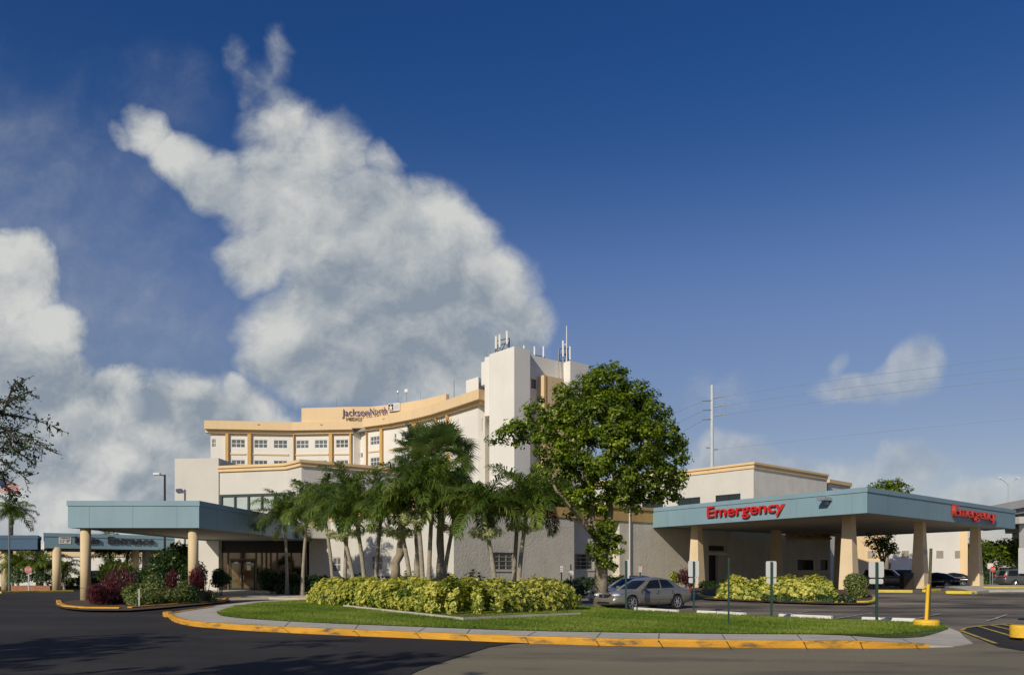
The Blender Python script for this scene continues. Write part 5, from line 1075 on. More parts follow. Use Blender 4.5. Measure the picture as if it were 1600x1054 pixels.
# ---------- fan palm
def fan_palm(px, pyb, pxt, pyt, Y, label, scale=1.0, nl=44, seed=5):
    b = Vector((PX(px, Y), Y, .17)); tp = Vector((PX(pxt, Y), Y, ZZ(pyt, Y))); t = tag(empty('fan_palm', b), label, 'palm tree'); rng = np.random.default_rng(seed)
    m = MB(); m.tube([b.lerp(tp, k/12)+Vector((.03*math.sin(k*2), 0, 0)) for k in range(13)], [.18-.003*k+(.015 if k % 2 else 0) for k in range(13)], 12); m.build('trunk', palmtrunk, t, smooth=True)
    V_ = []; Q_ = []; tt = []
    for i in range(nl):
        az = i*2.39996; q = (i+.5)/nl; el = 1.45-q*2.3; pl_ = 1.15*scale*rng.uniform(.8, 1.15); d_ = np.array([math.cos(az)*math.cos(el), math.sin(az)*math.cos(el), math.sin(el)]); c = np.array(tp)+d_*pl_+np.array([0, 0, -.12*pl_])
        side = unit(np.cross(d_, [0, 0, 1.0001])); up = np.cross(side, d_); ro = rng.uniform(-1.0, 1.0); side, up = side*math.cos(ro)+up*math.sin(ro), up*math.cos(ro)-side*math.sin(ro); o = len(V_); V_ += [np.array(tp)-side*.015, np.array(tp)+side*.015, c+side*.012, c-side*.012]; Q_.append((o, o+1, o+2, o+3)); tt.append(.8)
        base = rng.uniform(.2, .85)
        for k in range(26):
            a = (k/25-.5)*4.4; bd = unit(d_*math.cos(a)+side*math.sin(a)+up*.12*abs(math.sin(a))); l_ = .85*scale*rng.uniform(.85, 1.08)*(1-.12*abs(a)); w_ = .030*scale; wv = unit(np.cross(bd, up))*w_
            b1 = c+bd*l_*.6; c1 = b1+unit(bd-np.array([0, 0, .55]))*l_*.4; o = len(V_); V_ += [c-wv*.3, c+wv*.3, b1+wv, b1-wv, c1+wv*.1, c1-wv*.1]; Q_ += [(o, o+1, o+2, o+3), (o+3, o+2, o+4, o+5)]; x_ = min(1, max(0, base+rng.normal(0, .12))); tt += [x_, x_]
    np_mesh('crown', np.array(V_), np.array(Q_), leaf_fan, t, np.array(tt)); return t
fan_palm(687.5, 903, 689, 714, 39.5, 'tall fan palm with spiky rounded crown rising above the feather palms', 1.05, 60)
fan_palm(652, 903, 655, 705, 42, 'second fan palm set behind, its crown left of the tallest fan palm', .9, 44, 8)
# ---------- hedges and shrubs
def hedge(name, base, h, w_, n, leaf, material, label, cat, asp=.5, bumps=.22, seed=1, tintf=None, group=None, zb=.17, jitter=.7):
    """base: polyline (x,y); a lumpy hedge body of leaves along it, plus inner twigs shown through gaps"""
    rng = np.random.default_rng(seed); P_ = np.array([(p[0], p[1]) for p in cr([Vector(q) for q in base], 6)]); sl = np.linalg.norm(np.diff(P_, axis=0), axis=1); cum = np.r_[0, np.cumsum(sl)]; L = cum[-1]
    u = rng.uniform(0, L, n); i = np.clip(np.searchsorted(cum, u)-1, 0, len(sl)-1); f_ = (u-cum[i])/sl[i]; c = P_[i]*(1-f_[:, None])+P_[i+1]*f_[:, None]; e_ = (P_[i+1]-P_[i])/sl[i][:, None]; nr = np.stack([e_[:, 1], -e_[:, 0]], 1)
    a = rng.uniform(-.33, math.pi+.33, n); lump = 1+bumps*(np.sin(u*2.1+1)*np.sin(u*.83)+.6*np.sin(u*4.7+a*2)+.5*np.sin(a*5+u*1.3)); r_ = (rng.uniform(.55, 1.0, n)**.5)*lump+rng.normal(0, .05, n)
    en = np.minimum(1, np.minimum(u, L-u)/(w_*.9)); en = np.sqrt(np.clip(en*(2-en), .02, 1)); r_ = r_*(.45+.55*en)
    x = c[:, 0]+nr[:, 0]*np.cos(a)*w_*r_; y = c[:, 1]+nr[:, 1]*np.cos(a)*w_*r_; z = np.sin(a)*h*.70*r_+h*.24
    nrm = np.stack([nr[:, 0]*np.cos(a), nr[:, 1]*np.cos(a), np.sin(a)+.3], 1)
    z = np.maximum(z, .03)+gv(x, y)+zb; t_ = tintf(rng, a, r_, u) if tintf else np.clip(rng.normal(.5, .22, n), 0, 1)
    C = np.stack([x, y, z], 1); b = P_[0]; root = tag(empty(name, (b[0], b[1], g(*b)+zb)), label, cat, group)
    # two thirds of the leaves sit in rosettes at the twig ends
    nr_ = n//16; pick = rng.choice(np.nonzero(r_ > .72)[0], nr_); rc_ = C[pick]; rn_ = unit(nrm[pick]); m_ = 11; own = np.repeat(np.arange(nr_), m_); dd = unit(rn_[own]+rng.normal(0, .55, (nr_*m_, 3))); CC_ = rc_[own]+dd*leaf*.75; tR = np.clip(t_[pick][own]+rng.normal(.10, .10, nr_*m_), 0, 1)
    keep = rng.uniform(0, 1, n) < .36; C = np.concatenate([C[keep], CC_]); nrm = np.concatenate([nrm[keep], rn_[own]+dd*.35]); t_ = np.concatenate([t_[keep]*.62, tR])
    mkleaves('foliage', C, nrm, rng.uniform(.75, 1.25, len(C))*leaf, material, root, asp=asp, tint=t_, jitter=jitter*.6, rng=rng)
    st = MB(); k = int(L*2.5)+2; k = 0 if k > 30 else k
    for j in range(k):
        uu = (j+.5)/k*L; ii = min(len(sl)-1, int(np.searchsorted(cum, uu)-1)); p = P_[ii]+(P_[ii+1]-P_[ii])*((uu-cum[ii])/sl[ii]); z0 = g(*p)+zb-.05
        st.tube([(p[0], p[1]+.25, z0), (p[0]+rng.uniform(-.2, .2), p[1]+rng.uniform(.1, .3), z0+h*.32)], [.016, .006], 5)
    if k: st.build('stems', bark, root)
    return root
def yt(rng, a, r_, u):
    t_ = rng.normal(.60, .17, len(a))+.10*np.sin(u*1.9)-.28*(r_ < .62)+.08*np.sin(a); green = (np.sin(u*1.1+2)*np.sin(a*2+u*.6) > .78); t_ = np.where(green, rng.normal(.22, .12, len(a)), t_); return np.clip(t_, 0, 1)
hedge('yellow_hedge', [gp(512, 940, .17), gp(560, 944, .17), gp(640, 950, .17), gp(720, 957, .17), gp(790, 955, .17), gp(878, 950.5, .17)], 1.24, 1.25, 36000, .15, leaf_yel, 'long lumpy hedge of yellow and green leaves in the lawn island', 'hedge', .46, .11, 4, yt)
hedge('low_green_planting', [gp(545, 937.6, .17), gp(620, 940, .17), gp(700, 943, .17), gp(760, 943, .17)], 1.42, .9, 9000, .13, leaf_dark, 'dark green bushes behind the yellow hedge around the palm trunks', 'hedge', .5, .2, 5)
hedge('yellow_green_hedge', [gp(1124, 932.5, .1), gp(1160, 934, .1), gp(1200, 935.5, .1), gp(1260, 937, .1), gp(1306, 937.5, .1)], 1.15, .85, 15000, .145, leaf_yel, 'pale yellow green hedge in front of the emergency canopy', 'hedge', .42, .16, 6, yt, zb=.1)
hedge('ground_cover_plants', [gp(1190, 937.2, .1), gp(1250, 938.6, .1), gp(1335, 940, .1)], .32, .5, 3500, .12, leaf_dark, 'low dark ground cover along the kerb below the pale hedge', 'plant', .35, .3, 7, zb=.1)
hedge('dark_hedge', [(PX(838, 53), 53), (PX(925, 52), 52), (PX(990, 56), 56)], 1.0, .8, 9000, .14, leaf_dark, 'dark clipped hedge at the foot of the shaded wall left of the big tree', 'hedge', .5, .1, 8, zb=.05)
hedge('entrance_hedge', [(PX(446, 58), 58), (PX(475, 57), 57), (PX(512, 56.5), 56.5)], 1.3, 1.1, 9000, .17, leaf_dark, 'dense dark green hedge right of the glass entrance', 'hedge', .55, .15, 9, zb=.1)
hedge('far_hedge', [(PX(78, 80), 80), (PX(128, 80), 80), (PX(190, 82), 82)], 1.1, .8, 5000, .17, leaf_dark, 'clipped green hedge before the low white building at the far left', 'hedge', .5, .08, 10, zb=0)
hedge('planter_shrubs', [(PX(18, 71), 71), (PX(76, 71), 71)], .9, .6, 2500, .15, leaf_dark, 'green shrubs growing in the red brick planter', 'shrub', .5, .2, 11, zb=.7)
def shrub(name, px, py, Y, rx, rz, material, label, leaf=.13, asp=.4, n=1500, seed=1, cat='shrub', droop=0.0, group=None, spiky=False, z_off=.1, dens_lobes=5):
    rx *= 1.15; rz *= 1.25; n = int(n*1.5); rng = np.random.default_rng(seed); x = PX(px, Y); zb_ = g(x, Y)+z_off; zc = ZZ(py, Y); t = tag(empty(name, (x, Y, zb_)), label, cat, group)
    k = dens_lobes; Cs = []; Ns = []
    for j in range(k):
        o = rng.uniform(-.45, .45, 3)*np.array([rx, rx, rz*.8]); s_ = rng.uniform(.5, .75); m_ = n//k; d_ = sph(m_, rng); r_ = rng.uniform(.25, 1.05, (m_, 1))**.6
        Cs.append(np.array([x, Y, zc])+o+d_*r_*np.array([rx, rx, rz])*s_); Ns.append(d_+np.array([0, 0, .5]))
    C = np.concatenate(Cs); N_ = np.concatenate(Ns); C[:, 2] = np.maximum(C[:, 2], zb_+.03)
    if spiky:  # long narrow upright leaves radiating from the stems
        v = []; nn_2 = len(C)//3; C = C[:nn_2]; d_ = unit(np.stack([rng.normal(0, .6, nn_2), rng.normal(0, .6, nn_2), rng.uniform(.3, 1.1, nn_2)], 1)); sd = unit(np.cross(d_, [0, 0, 1.0])+1e-6); l_ = leaf*3.2*rng.uniform(.6, 1.2, (nn_2, 1)); w_ = leaf*.22
        b1 = C+d_*l_*.55; c1 = b1+unit(d_-np.array([0, 0, .7]))*l_*.45; vv = np.stack([C-sd*w_*.4, C+sd*w_*.4, b1+sd*w_, b1-sd*w_, b1-sd*w_, b1+sd*w_, c1+sd*w_*.1, c1-sd*w_*.1], 1)
        tt = np.repeat(np.clip(rng.normal(.55, .25, nn_2), 0, 1), 2); np_mesh('foliage', vv.reshape(-1, 3), np.arange(8*nn_2).reshape(-1, 4), material, t, tt)
    else: mkleaves('foliage', C, N_, rng.uniform(.7, 1.3, len(C))*leaf, material, t, asp=asp, tint=np.clip(rng.normal(.5, .24, len(C)), 0, 1), rng=rng, droop=droop)
    st = MB()
    for j in range(7): st.tube([(x+rng.uniform(-.15, .15), Y+rng.uniform(-.15, .15), zb_-.08), (x+rng.uniform(-.5, .5)*rx, Y+rng.uniform(-.4, .4)*rx, zc+rz*.3)], [.03, .01], 5)
    st.build('stems', bark, t); return t
shrub('croton_shrub', 224, 936, 41.0, .7, .5, leaf_mix, 'low green bush right at the grey stake', .13, .4, 1500, 41)
shrub('croton_shrub', 258, 935, 42.0, .7, .5, leaf_mix, 'low pale bush in front of the thin purple shrub', .13, .4, 1500, 42)
shrub('green_shrub', 300, 932, 43.8, .6, .55, leaf_dark, 'low dark green bush just left of the right round column foot', .13, .4, 1300, 43)
shrub('green_shrub', 218, 910, 44.5, .9, .8, leaf_dark, 'dark green filler bush behind the stake, below the yellow croton', .16, .45, 2000, 44)
shrub('green_shrub', 300, 900, 50.0, .8, .9, leaf_dark, 'dark green bush behind the right round column', .18, .45, 1800, 45)
shrub('maroon_shrub', 172, 924, 42.0, .98, .92, leaf_mar, 'wide maroon leaved shrub right of the left round column', .11, .28, 4200, 1, spiky=True)
shrub('maroon_shrub', 157, 934, 41.0, .6, .7, leaf_mar, 'small dark maroon shrub touching the left round column', .11, .28, 1800, 2, spiky=True)
shrub('maroon_shrub', 318, 915, 45.6, .62, .95, leaf_mar, 'tall maroon leaved shrub hiding the foot of the right round column', .11, .28, 2800, 3, spiky=True)
shrub('maroon_shrub', 263, 918, 43.8, .5, .75, leaf_mar, 'thin purple shrub in the middle of the mixed bed', .11, .28, 1500, 4, spiky=True)
shrub('croton_shrub', 203, 930, 41.6, .62, .62, leaf_mix, 'pale green bush between the wide maroon shrub and the grey stake', .15, .42, 1500, 5)
shrub('croton_shrub', 235, 924, 42.6, .75, .72, leaf_mix, 'broad yellow green bush in the middle of the bed under the canopy', .15, .42, 2200, 6)
shrub('croton_shrub', 283, 926, 43.6, .55, .75, leaf_mix, 'light green bush left of the right round column', .14, .38, 1500, 7)
shrub('croton_shrub', 328, 930, 46, .6, .5, leaf_mix, 'low speckled bush at the right end of the mixed bed', .12, .35, 1600, 8)
shrub('green_shrub', 262, 880, 50, 1.0, 1.15, leaf_dark, 'big dark green shrub rising under the middle of the blue canopy', .22, .5, 2600, 9)
shrub('green_shrub', 282, 870, 51, .75, .8, leaf_dark, 'upper dark green shrub against the white wall beside the right round column', .20, .45, 1500, 10)
shrub('green_shrub', 245, 900, 49, 1.1, .7, leaf_dark, 'spreading dark shrub behind the yellow green bushes', .18, .5, 2200, 11)
shrub('grassy_shrub', 195, 900, 49, 1.25, .75, leaf_palm, 'spiky grass like shrub behind the wide maroon shrub', .2, .2, 2600, 12, spiky=True)
shrub('grassy_shrub', 160, 905, 50, .9, .6, leaf_palm, 'small spiky shrub just right of the left round column', .2, .2, 1500, 13, spiky=True)
shrub('yellow_croton', 236, 894, 48.6, .5, .22, leaf_yel, 'small bright yellow topped croton above the mixed bed', .16, .4, 500, 14)
shrub('green_shrub', 345, 902, 54, .75, .6, leaf_dark, 'bright edged shrub in front of the left side of the entrance', .16, .5, 1500, 15)
shrub('green_shrub', 425, 905, 58, .95, .75, leaf_dark, 'dark shrub right next to the entrance doors', .18, .5, 2200, 16)
shrub('red_shrub', 442, 900, 58.5, .5, .55, leaf_mar, 'small red shrub between the dark shrubs by the entrance', .12, .3, 900, 17, spiky=True)
shrub('grassy_shrub', 545, 936, 38.5, .9, .42, leaf_palm, 'dark grassy tuft in front of the left end of the yellow hedge', .15, .2, 1900, 18, spiky=True, z_off=.17)
shrub('grassy_shrub', 805, 950, 33.0, .6, .28, leaf_palm, 'grassy tuft at the foot of the right end of the yellow hedge', .12, .2, 900, 19, spiky=True, z_off=.17)
shrub('round_shrub', 1345, 917, 45.2, .72, .64, leaf_mix, 'round dense green shrub at the right end of the emergency bed', .14, .45, 3600, 20)
shrub('round_shrub', 1345, 917, 45.4, .66, .60, leaf_dark, 'dark core of foliage inside the round shrub at the right end of the emergency bed', .15, .5, 1500, 21) if False else None
shrub('green_shrub', 1105, 916, 60, .7, .55, leaf_dark, 'small green shrub between the first peach column and the pale hedge', .15, .45, 1500, 22)
shrub('maroon_shrub', 1075, 902, 58, .62, .85, leaf_mar, 'tall maroon plant behind the rear of the silver sedan', .15, .35, 1500, 23, spiky=True)
shrub('yellow_croton', 1055, 902, 58.5, .5, .5, leaf_yel, 'yellow plant behind the boot of the silver sedan', .18, .4, 500, 24)
# ---------- other trees
def simple_tree(name, px, pyt, pyb, wpx, Y, label, material=leaf_tree, seed=1, leaf=.2, n_l=9, per=2.2, lv=18, zb=0, trunk_r=.2, clump=.4, group=None, low=.35):
    rng = np.random.default_rng(seed); rr = random.Random(seed); x = PX(px, Y); zt_ = ZZ(pyt, Y); zb2 = ZZ(pyb, Y); rx = wpx/2/F*Y; z0 = g(x, Y)+zb; t = tag(empty(name, (x, Y, z0)), label, 'tree', group)
    lob = []; zc = (zt_+zb2)/2; rz = (zt_-zb2)/2; m = MB(); m.tube([(x, Y, z0-.1), (x+.05, Y, (z0+zb2)/2), (x, Y, zb2+rz*.3)], [trunk_r*1.3, trunk_r, trunk_r*.75], 9)
    for k in range(n_l):
        a = k*2.4; q = rng.uniform(.15, .62); o = Vector((math.cos(a)*rx*q, math.sin(a)*rx*q, rng.uniform(-.5, .55)*rz)); s_ = rng.uniform(.38, .55); lob.append((x+o.x, Y+o.y, zc+o.z, rx*s_, rx*s_, rz*s_*1.05)); branch(m, (x, Y, zb2), (x+o.x, Y+o.y, zc+o.z), trunk_r*.5, .03, 4, rng=rr)
    m.build('trunk', bark, t, smooth=True); C, N_, T_ = blob_clumps(lob, per, lv, clump, leaf, rng, low); mkleaves('crown', C, N_, rng.uniform(.7, 1.3, len(C))*leaf, material, t, asp=.6, tint=T_, jitter=.6, rng=rng); return t
simple_tree('broadleaf_tree', 1385, 748, 812, 88, 92, 'tree whose crown shows above the emergency canopy', seed=31, leaf=.26, per=2.6, group='trees beyond the emergency canopy')
simple_tree('broadleaf_tree', 1378, 826, 884, 62, 76, 'small tree with loose leaves seen under the emergency canopy', seed=32, leaf=.22, n_l=6, per=1.8, trunk_r=.16, group='trees beyond the emergency canopy')
for (px, yt_, yb3, w_, Y, sd, lb) in ((1545, 838, 890, 60, 128, 41, 'dense dark tree just right of the rightmost peach column'), (1585, 842, 885, 66, 124, 42, 'wide tree left of the pier under the overpass'), (1525, 850, 895, 46, 134, 43, 'tree peeking out behind the rightmost peach column'), (1612, 838, 890, 70, 130, 44, 'tree at the right edge beneath the overpass')):
    simple_tree('dense_tree', px, yt_, yb3, w_, Y, lb, seed=sd, leaf=.34, n_l=9, per=1.5, lv=16, clump=.6, trunk_r=.25, group='trees under the overpass', material=leaf_tree)
hedge('roadside_hedge', [(PX(1505, 116), 116), (PX(1620, 116), 116)], 2.4, 1.4, 7000, .3, leaf_dark, 'clipped hedge under the far right trees', 'hedge', .5, .1, 45, zb=-.05)
# left foreground oak with drooping twigs: trunk stands outside the frame
oakleaf = leafmat('oak_leaf', [(0, (.012, .03, .008)), (.6, (.03, .065, .016)), (1, (.07, .12, .03))], .4, .3)
def oak(x, Y, top, lobes, label, seed, trunk_r=.35, leaf=.075, per=7, lv=20, zmin=3):
    rng = np.random.default_rng(seed); rr = random.Random(seed); t = tag(empty('oak_tree', (x, Y, 0)), label, 'tree', 'oak trees at the left'); m = MB(); hub = Vector((x, Y, zmin)); m.tube([(x, Y, -.1), (x+.1, Y, zmin*.5), hub], [trunk_r*1.3, trunk_r, trunk_r*.8], 10)
    for l_ in lobes: branch(m, hub, l_[:3], trunk_r*.45, .03, 6, rng=rr)
    m.build('trunk', bark, t, smooth=True); C, N_, T_ = blob_clumps(lobes, per, lv, .22, leaf, rng, .3); mkleaves('crown', C, N_, rng.uniform(.7, 1.3, len(C))*leaf, oakleaf, t, asp=.45, tint=T_, jitter=.8, rng=rng)
    return t
oY = 14.0
ok = oak(-13.6, oY, 8, [(-12.7, oY, 4.9, 1.6, 1.6, .9), (-12.6, oY-1.2, 4.2, 1.4, 1.5, .7), (-14.4, oY-1, 5.6, 2.0, 2.2, .9)], 'oak at the left edge with fine drooping twigs reaching into the sky', 51, per=1.5, lv=12, leaf=.08, trunk_r=.26)
tw = MB(); lc = []; rng = np.random.default_rng(77); rr = random.Random(4)
def P3(px, py, Y=oY): return Vector((PX(px, Y), Y, ZZ(py, Y)))
for (pts) in [[(-70, 640), (-20, 632), (15, 625), (45, 612)], [(-70, 640), (-10, 645), (40, 652), (82, 665)], [(-60, 655), (0, 645), (20, 603), (28, 600)], [(-70, 700), (-10, 668), (30, 685), (72, 700)], [(-60, 700), (0, 690), (25, 705), (48, 720)], [(-60, 720), (-10, 715), (15, 728), (38, 745)], [(-60, 735), (-5, 735), (10, 760), (16, 775)], [(-60, 675), (-10, 678), (20, 672), (62, 690)], [(-60, 700), (-10, 705), (15, 690), (35, 700)]]:
    c = [Vector((*p, 0)) for p in pts]; d0 = rr.uniform(-.8, .8); line = [P3(p.x, p.y, oY+d0) for p in cr(c, 6)]; n_ = len(line); tw.tube(line, [.022*(1-k/n_)+.004 for k in range(n_)], 6)
    for k in range(3, n_):
        for s_ in range(3):
            if rr.random() < .2: continue
            d_ = Vector((rr.uniform(-.2, 1), rr.uniform(-.6, .6), rr.uniform(-.9, .5))).normalized()*rr.uniform(.10, .28); e_ = line[k]+d_; tw.tube([line[k], e_], [.008, .003], 4)
            for j in range(rr.randint(3, 8)): f_ = rr.random()**.6; lc.append(line[k]+d_*f_+Vector((rr.gauss(0, .03), rr.gauss(0, .03), rr.gauss(0, .026))))
tw.build('twigs', mat('dark_twig_bark', (.07, .06, .045), .9), ok); C = np.array(lc); mkleaves('twig_leaves', C, np.tile([0, -.3, .6], (len(C), 1)), rng.uniform(.045, .075, len(C)), oakleaf, ok, asp=.5, rng=rng, jitter=.9)
# trees behind the camera on the left: they shade the left of the drive
for (x, Y, rx, zc, rz, sd, lb) in ((-9.5, 4.0, 3.0, 6.0, 1.9, 61, 'broad tree beside the drive, behind and left of the viewpoint'), (-17.5, 3.0, 4.0, 6.2, 2.2, 62, 'second broad tree beside the drive behind the viewpoint'), (-16.5, 9, 3.4, 5.6, 1.9, 63, 'third broad tree beside the drive, left of the viewpoint')):
    lobes = [(x+math.cos(a)*rx*.5, Y+math.sin(a)*rx*.5, zc+(.6 if k % 2 else -.5), rx*.55, rx*.55, rz*.75) for k, a in enumerate([0, 1.26, 2.5, 3.77, 5.0])]+[(x, Y, zc+rz*.4, rx*.55, rx*.55, rz*.7)]
    oak(x, Y, 10, lobes, lb, sd, per=1.6, lv=15, leaf=.26)
# ============================================================ VEHICLES
tyre_m = mat('tyre_rubber', (.018, .018, .018), .85, .1); rim_m = mat('alloy_rim', (.55, .56, .58), .3, .05, metal=.8); lens_m = mat('lamp_lens', (.62, .64, .66), .12, .35, 9, spec=1, coat=.5); tail_m = mat('tail_lamp_red', (.45, .02, .02), .25, .1)
carglass = mat('car_window_glass', (.010, .013, .014), .05, .2, 2, spec=.55)
trim_m = mat('black_trim', (.015, .015, .015), .5)
def vehicle(name, label, kind, paint, wx, wy, ang, z, detail=True, group=None, cat='car'):
    """x forward, y left; lofted lower body with cut wheel arches, cabin with glass panels, four wheels"""
    t = tag(empty(name, (wx, wy, z), ang), label, cat, group)
    H = {'sedan': 0, 'suv': .30, 'van': .36}[kind]; tall = kind != 'sedan'; up = .06 if tall else 0
    st_ = [(2.40, .30, .50, .60, .30), (2.37, .24, .58, .66, .62), (2.25, .21, .66, .76, .80), (1.95, .19, .74, .86, .86), (1.45, .18, .83, .885, .885), (1.02, .17, .89, .89, .86), (.30, .17, .92, .89, .85), (-.5, .17, .935, .89, .85), (-1.2, .18, .955, .89, .86), (-1.75, .20, .985, .88, .84), (-2.15, .24, .975, .84, .78), (-2.33, .30, .90, .78, .70), (-2.40, .38, .66, .62, .55)]
    V_ = []; F_ = []; rings = []
    for (x, zb, zt_, wm_2, wt) in st_:
        zb += up; zt_ += up*2.2+(.10 if kind == 'suv' else .06 if kind == 'van' else 0)
        half = [(wm_2*.80, zb), (wm_2*.97, zb+.10), (wm_2, zb+(zt_-zb)*.45), (wm_2*.985, zt_-.16), (wt*.93, zt_-.035), (wt*.5, zt_)]
        if zt_-zb < .35: half = [(wm_2*.8, zb), (wm_2*.95, zb+.05), (wm_2, (zb+zt_)/2), (wm_2*.97, zt_-.06), (wt*.9, zt_-.015), (wt*.5, zt_)]
        ring = [(x, y, z_) for y, z_ in half]+[(x, -y, z_) for y, z_ in reversed(half)]; rings.append([len(V_)+i for i in range(12)]); V_ += ring
    for a, b in zip(rings[:-1], rings[1:]):
        for i in range(12): F_.append((a[i], a[(i+1) % 12], b[(i+1) % 12], b[i]))
    F_.append(tuple(reversed(rings[0]))); F_.append(tuple(rings[-1])); m = MB(); m.v = V_; m.f = F_; m.m = [0]*len(F_)
    tmp = m.build('tmp', paint, smooth=True); sb = tmp.modifiers.new('s', 'SUBSURF'); sb.levels = 2; sb.render_levels = 2; cut = MB(); wr_ = .325 if not tall else .35; wz = wr_; ax_ = (1.42, -1.33)
    for x in ax_:
        for s_ in (1, -1): cut.tube([(x, s_*.60, wz+.01), (x, s_*1.2, wz+.01)], wr_+.045, 26)
    co_ = cut.build('tmpc', trim_m); bo = tmp.modifiers.new('b', 'BOOLEAN'); bo.object = co_; bo.operation = 'DIFFERENCE'; bo.solver = 'EXACT'
    bpy.context.view_layer.update(); dg = bpy.context.evaluated_depsgraph_get(); me = bpy.data.meshes.new_from_object(tmp.evaluated_get(dg)); me.name = 'body'
    for o_ in (tmp, co_): bpy.data.objects.remove(o_)
    me.materials.clear(); me.materials.append(paint); link('body', me, t, world=False)
    # cabin surface
    if kind == 'sedan': Bc = [(0, 1.02, .68, .90), (.3, .25, .78, .92), (.6, -.65, .79, .935), (1, -1.80, .62, .985)]; Tc = [(0, .22, .53, 1.345), (.3, -.1, .565, 1.405), (.6, -.5, .57, 1.415), (1, -1.10, .53, 1.35)]
    elif kind == 'suv': Bc = [(0, .95, .72, 1.08), (.3, .25, .80, 1.10), (.6, -.8, .80, 1.11), (1, -2.22, .72, 1.13)]; Tc = [(0, .35, .58, 1.68), (.3, 0, .62, 1.73), (.6, -.8, .63, 1.74), (1, -1.98, .60, 1.70)]
    else: Bc = [(0, 1.55, .70, 1.02), (.3, .6, .84, 1.06), (.6, -.6, .84, 1.08), (1, -2.28, .74, 1.10)]; Tc = [(0, .55, .60, 1.68), (.3, .2, .66, 1.76), (.6, -.6, .67, 1.77), (1, -2.02, .64, 1.72)]
    def cv(Cv, t_):
        for a, b in zip(Cv[:-1], Cv[1:]):
            if t_ <= b[0]+1e-9: f_ = S((t_-a[0])/(b[0]-a[0]))*.35+(t_-a[0])/(b[0]-a[0])*.65; return Vector([a[i]+(b[i]-a[i])*f_ for i in (1, 2, 3)])
    def surf(side, t_, h_, off=0.0):
        p = cv(Bc, t_).lerp(cv(Tc, t_), h_); bul = .035*math.sin(math.pi*h_); y = (p.y+bul+off); return Vector((p.x, side*y, p.z))
    def ends(front, s_, h_, off=0.0):
        p = surf(1, 0 if front else 1, h_); bx_ = .16*(1-s_*s_)*(1-.35*h_); sg_ = 1 if front else -1; return Vector((p.x+sg_*(bx_+off), s_*p.y, p.z+(off*.4)))
    hs = [-.16, .2, .5, .75, 1.0]; per = []
    for h_ in hs:
        r_ = [ends(True, s_/4-1, h_) for s_ in range(0, 9)]+[surf(1, k/10, h_) for k in range(1, 10)]+[ends(False, 1-s_/4, h_) for s_ in range(0, 9)]+[surf(-1, 1-k/10, h_) for k in range(1, 10)]; per.append(r_)
    n_ = len(per[0]); cm = MB(); vs = [p for r_ in per for p in r_]; fs = [(j*n_+i, j*n_+(i+1) % n_, (j+1)*n_+(i+1) % n_, (j+1)*n_+i) for j in range(4) for i in range(n_)]
    cen = sum((p for p in per[-1]), Vector())/n_; b0 = len(vs)
    for q in (.75, .4): vs += [Vector((cen.x+(p.x-cen.x)*q, p.y*q, p.z+(.035 if q > .5 else .055))) for p in per[-1]]
    vs.append(Vector((cen.x, 0, cen.z+.075))); o0 = 4*n_
    for k_, (o1, o2) in enumerate(((o0, b0), (b0, b0+n_))): fs += [(o1+i, o1+(i+1) % n_, o2+(i+1) % n_, o2+i) for i in range(n_)]
    fs += [(b0+n_+i, b0+n_+(i+1) % n_, len(vs)-1) for i in range(n_)]; cm.add(vs, fs); cm.build('roof', paint, t, smooth=True, local=True)
    def grid(fn, a0, a1, h0, h1, na=6, nh=4):
        m = MB(); vs = [fn(a0+(a1-a0)*i/na, h0+(h1-h0)*j/nh) for j in range(nh+1) for i in range(na+1)]; return m.add(vs, [(j*(na+1)+i, j*(na+1)+i+1, (j+1)*(na+1)+i+1, (j+1)*(na+1)+i) for j in range(nh) for i in range(na)])
    grid(lambda s_, h_: ends(True, s_, h_, .012), -.90, .90, .06, .90).build('windscreen', carglass, t, smooth=True, local=True); grid(lambda s_, h_: ends(False, s_, h_, .012), -.82, .82, .10, .86).build('rear_window', carglass, t, smooth=True, local=True)
    for side in (1, -1):
        for (a0, a1) in (((.13, .475), (.505, .83)) if kind == 'sedan' else ((.12, .42), (.45, .68), (.71, .93))):
            grid(lambda a_, h_: surf(side, a_, h_, .010), a0, a1, .08, .86).build('side_window', carglass, t, smooth=True, local=True)
        if detail:
            p = surf(side, .10, .05); mm = MB(); mm.tube([p+Vector((.02, side*.02, 0)), p+Vector((-.0, side*.10, .06))], .02, 6); mm.add([p+Vector(q) for q in ((.06, side*.06, .0), (.06, side*.26, .01), (-.06, side*.27, .01), (-.06, side*.06, .0), (.05, side*.07, .13), (.05, side*.24, .12), (-.05, side*.25, .12), (-.05, side*.07, .13))], [(0,3,2,1),(4,5,6,7),(0,1,5,4),(1,2,6,5),(2,3,7,6),(3,0,4,7)]); mm.build('mirror', paint, t, bevel=.02, local=True)
            for x in (-.02, -.98): MB().box(x-.09, x+.09, min(side*.862, side*.895), max(side*.862, side*.895), .73, .755).build('door_handle', paint, t, bevel=.008, local=True)
            sm2 = MB()
            for (xa, xb) in ((.86, .865), (-.135, -.13), (-1.02, -1.015)): sm2.box(xa-.006, xb+.006, min(side*.80, side*.874), max(side*.80, side*.874), .30, .86)
            sm2.build('door_gap', trim_m, t, local=True); MB().box(-.98, .84, min(side*.86, side*.895), max(side*.86, side*.895), .47, .51).build('side_moulding', paint, t, local=True, bevel=.008)
    zl = .665+up*2
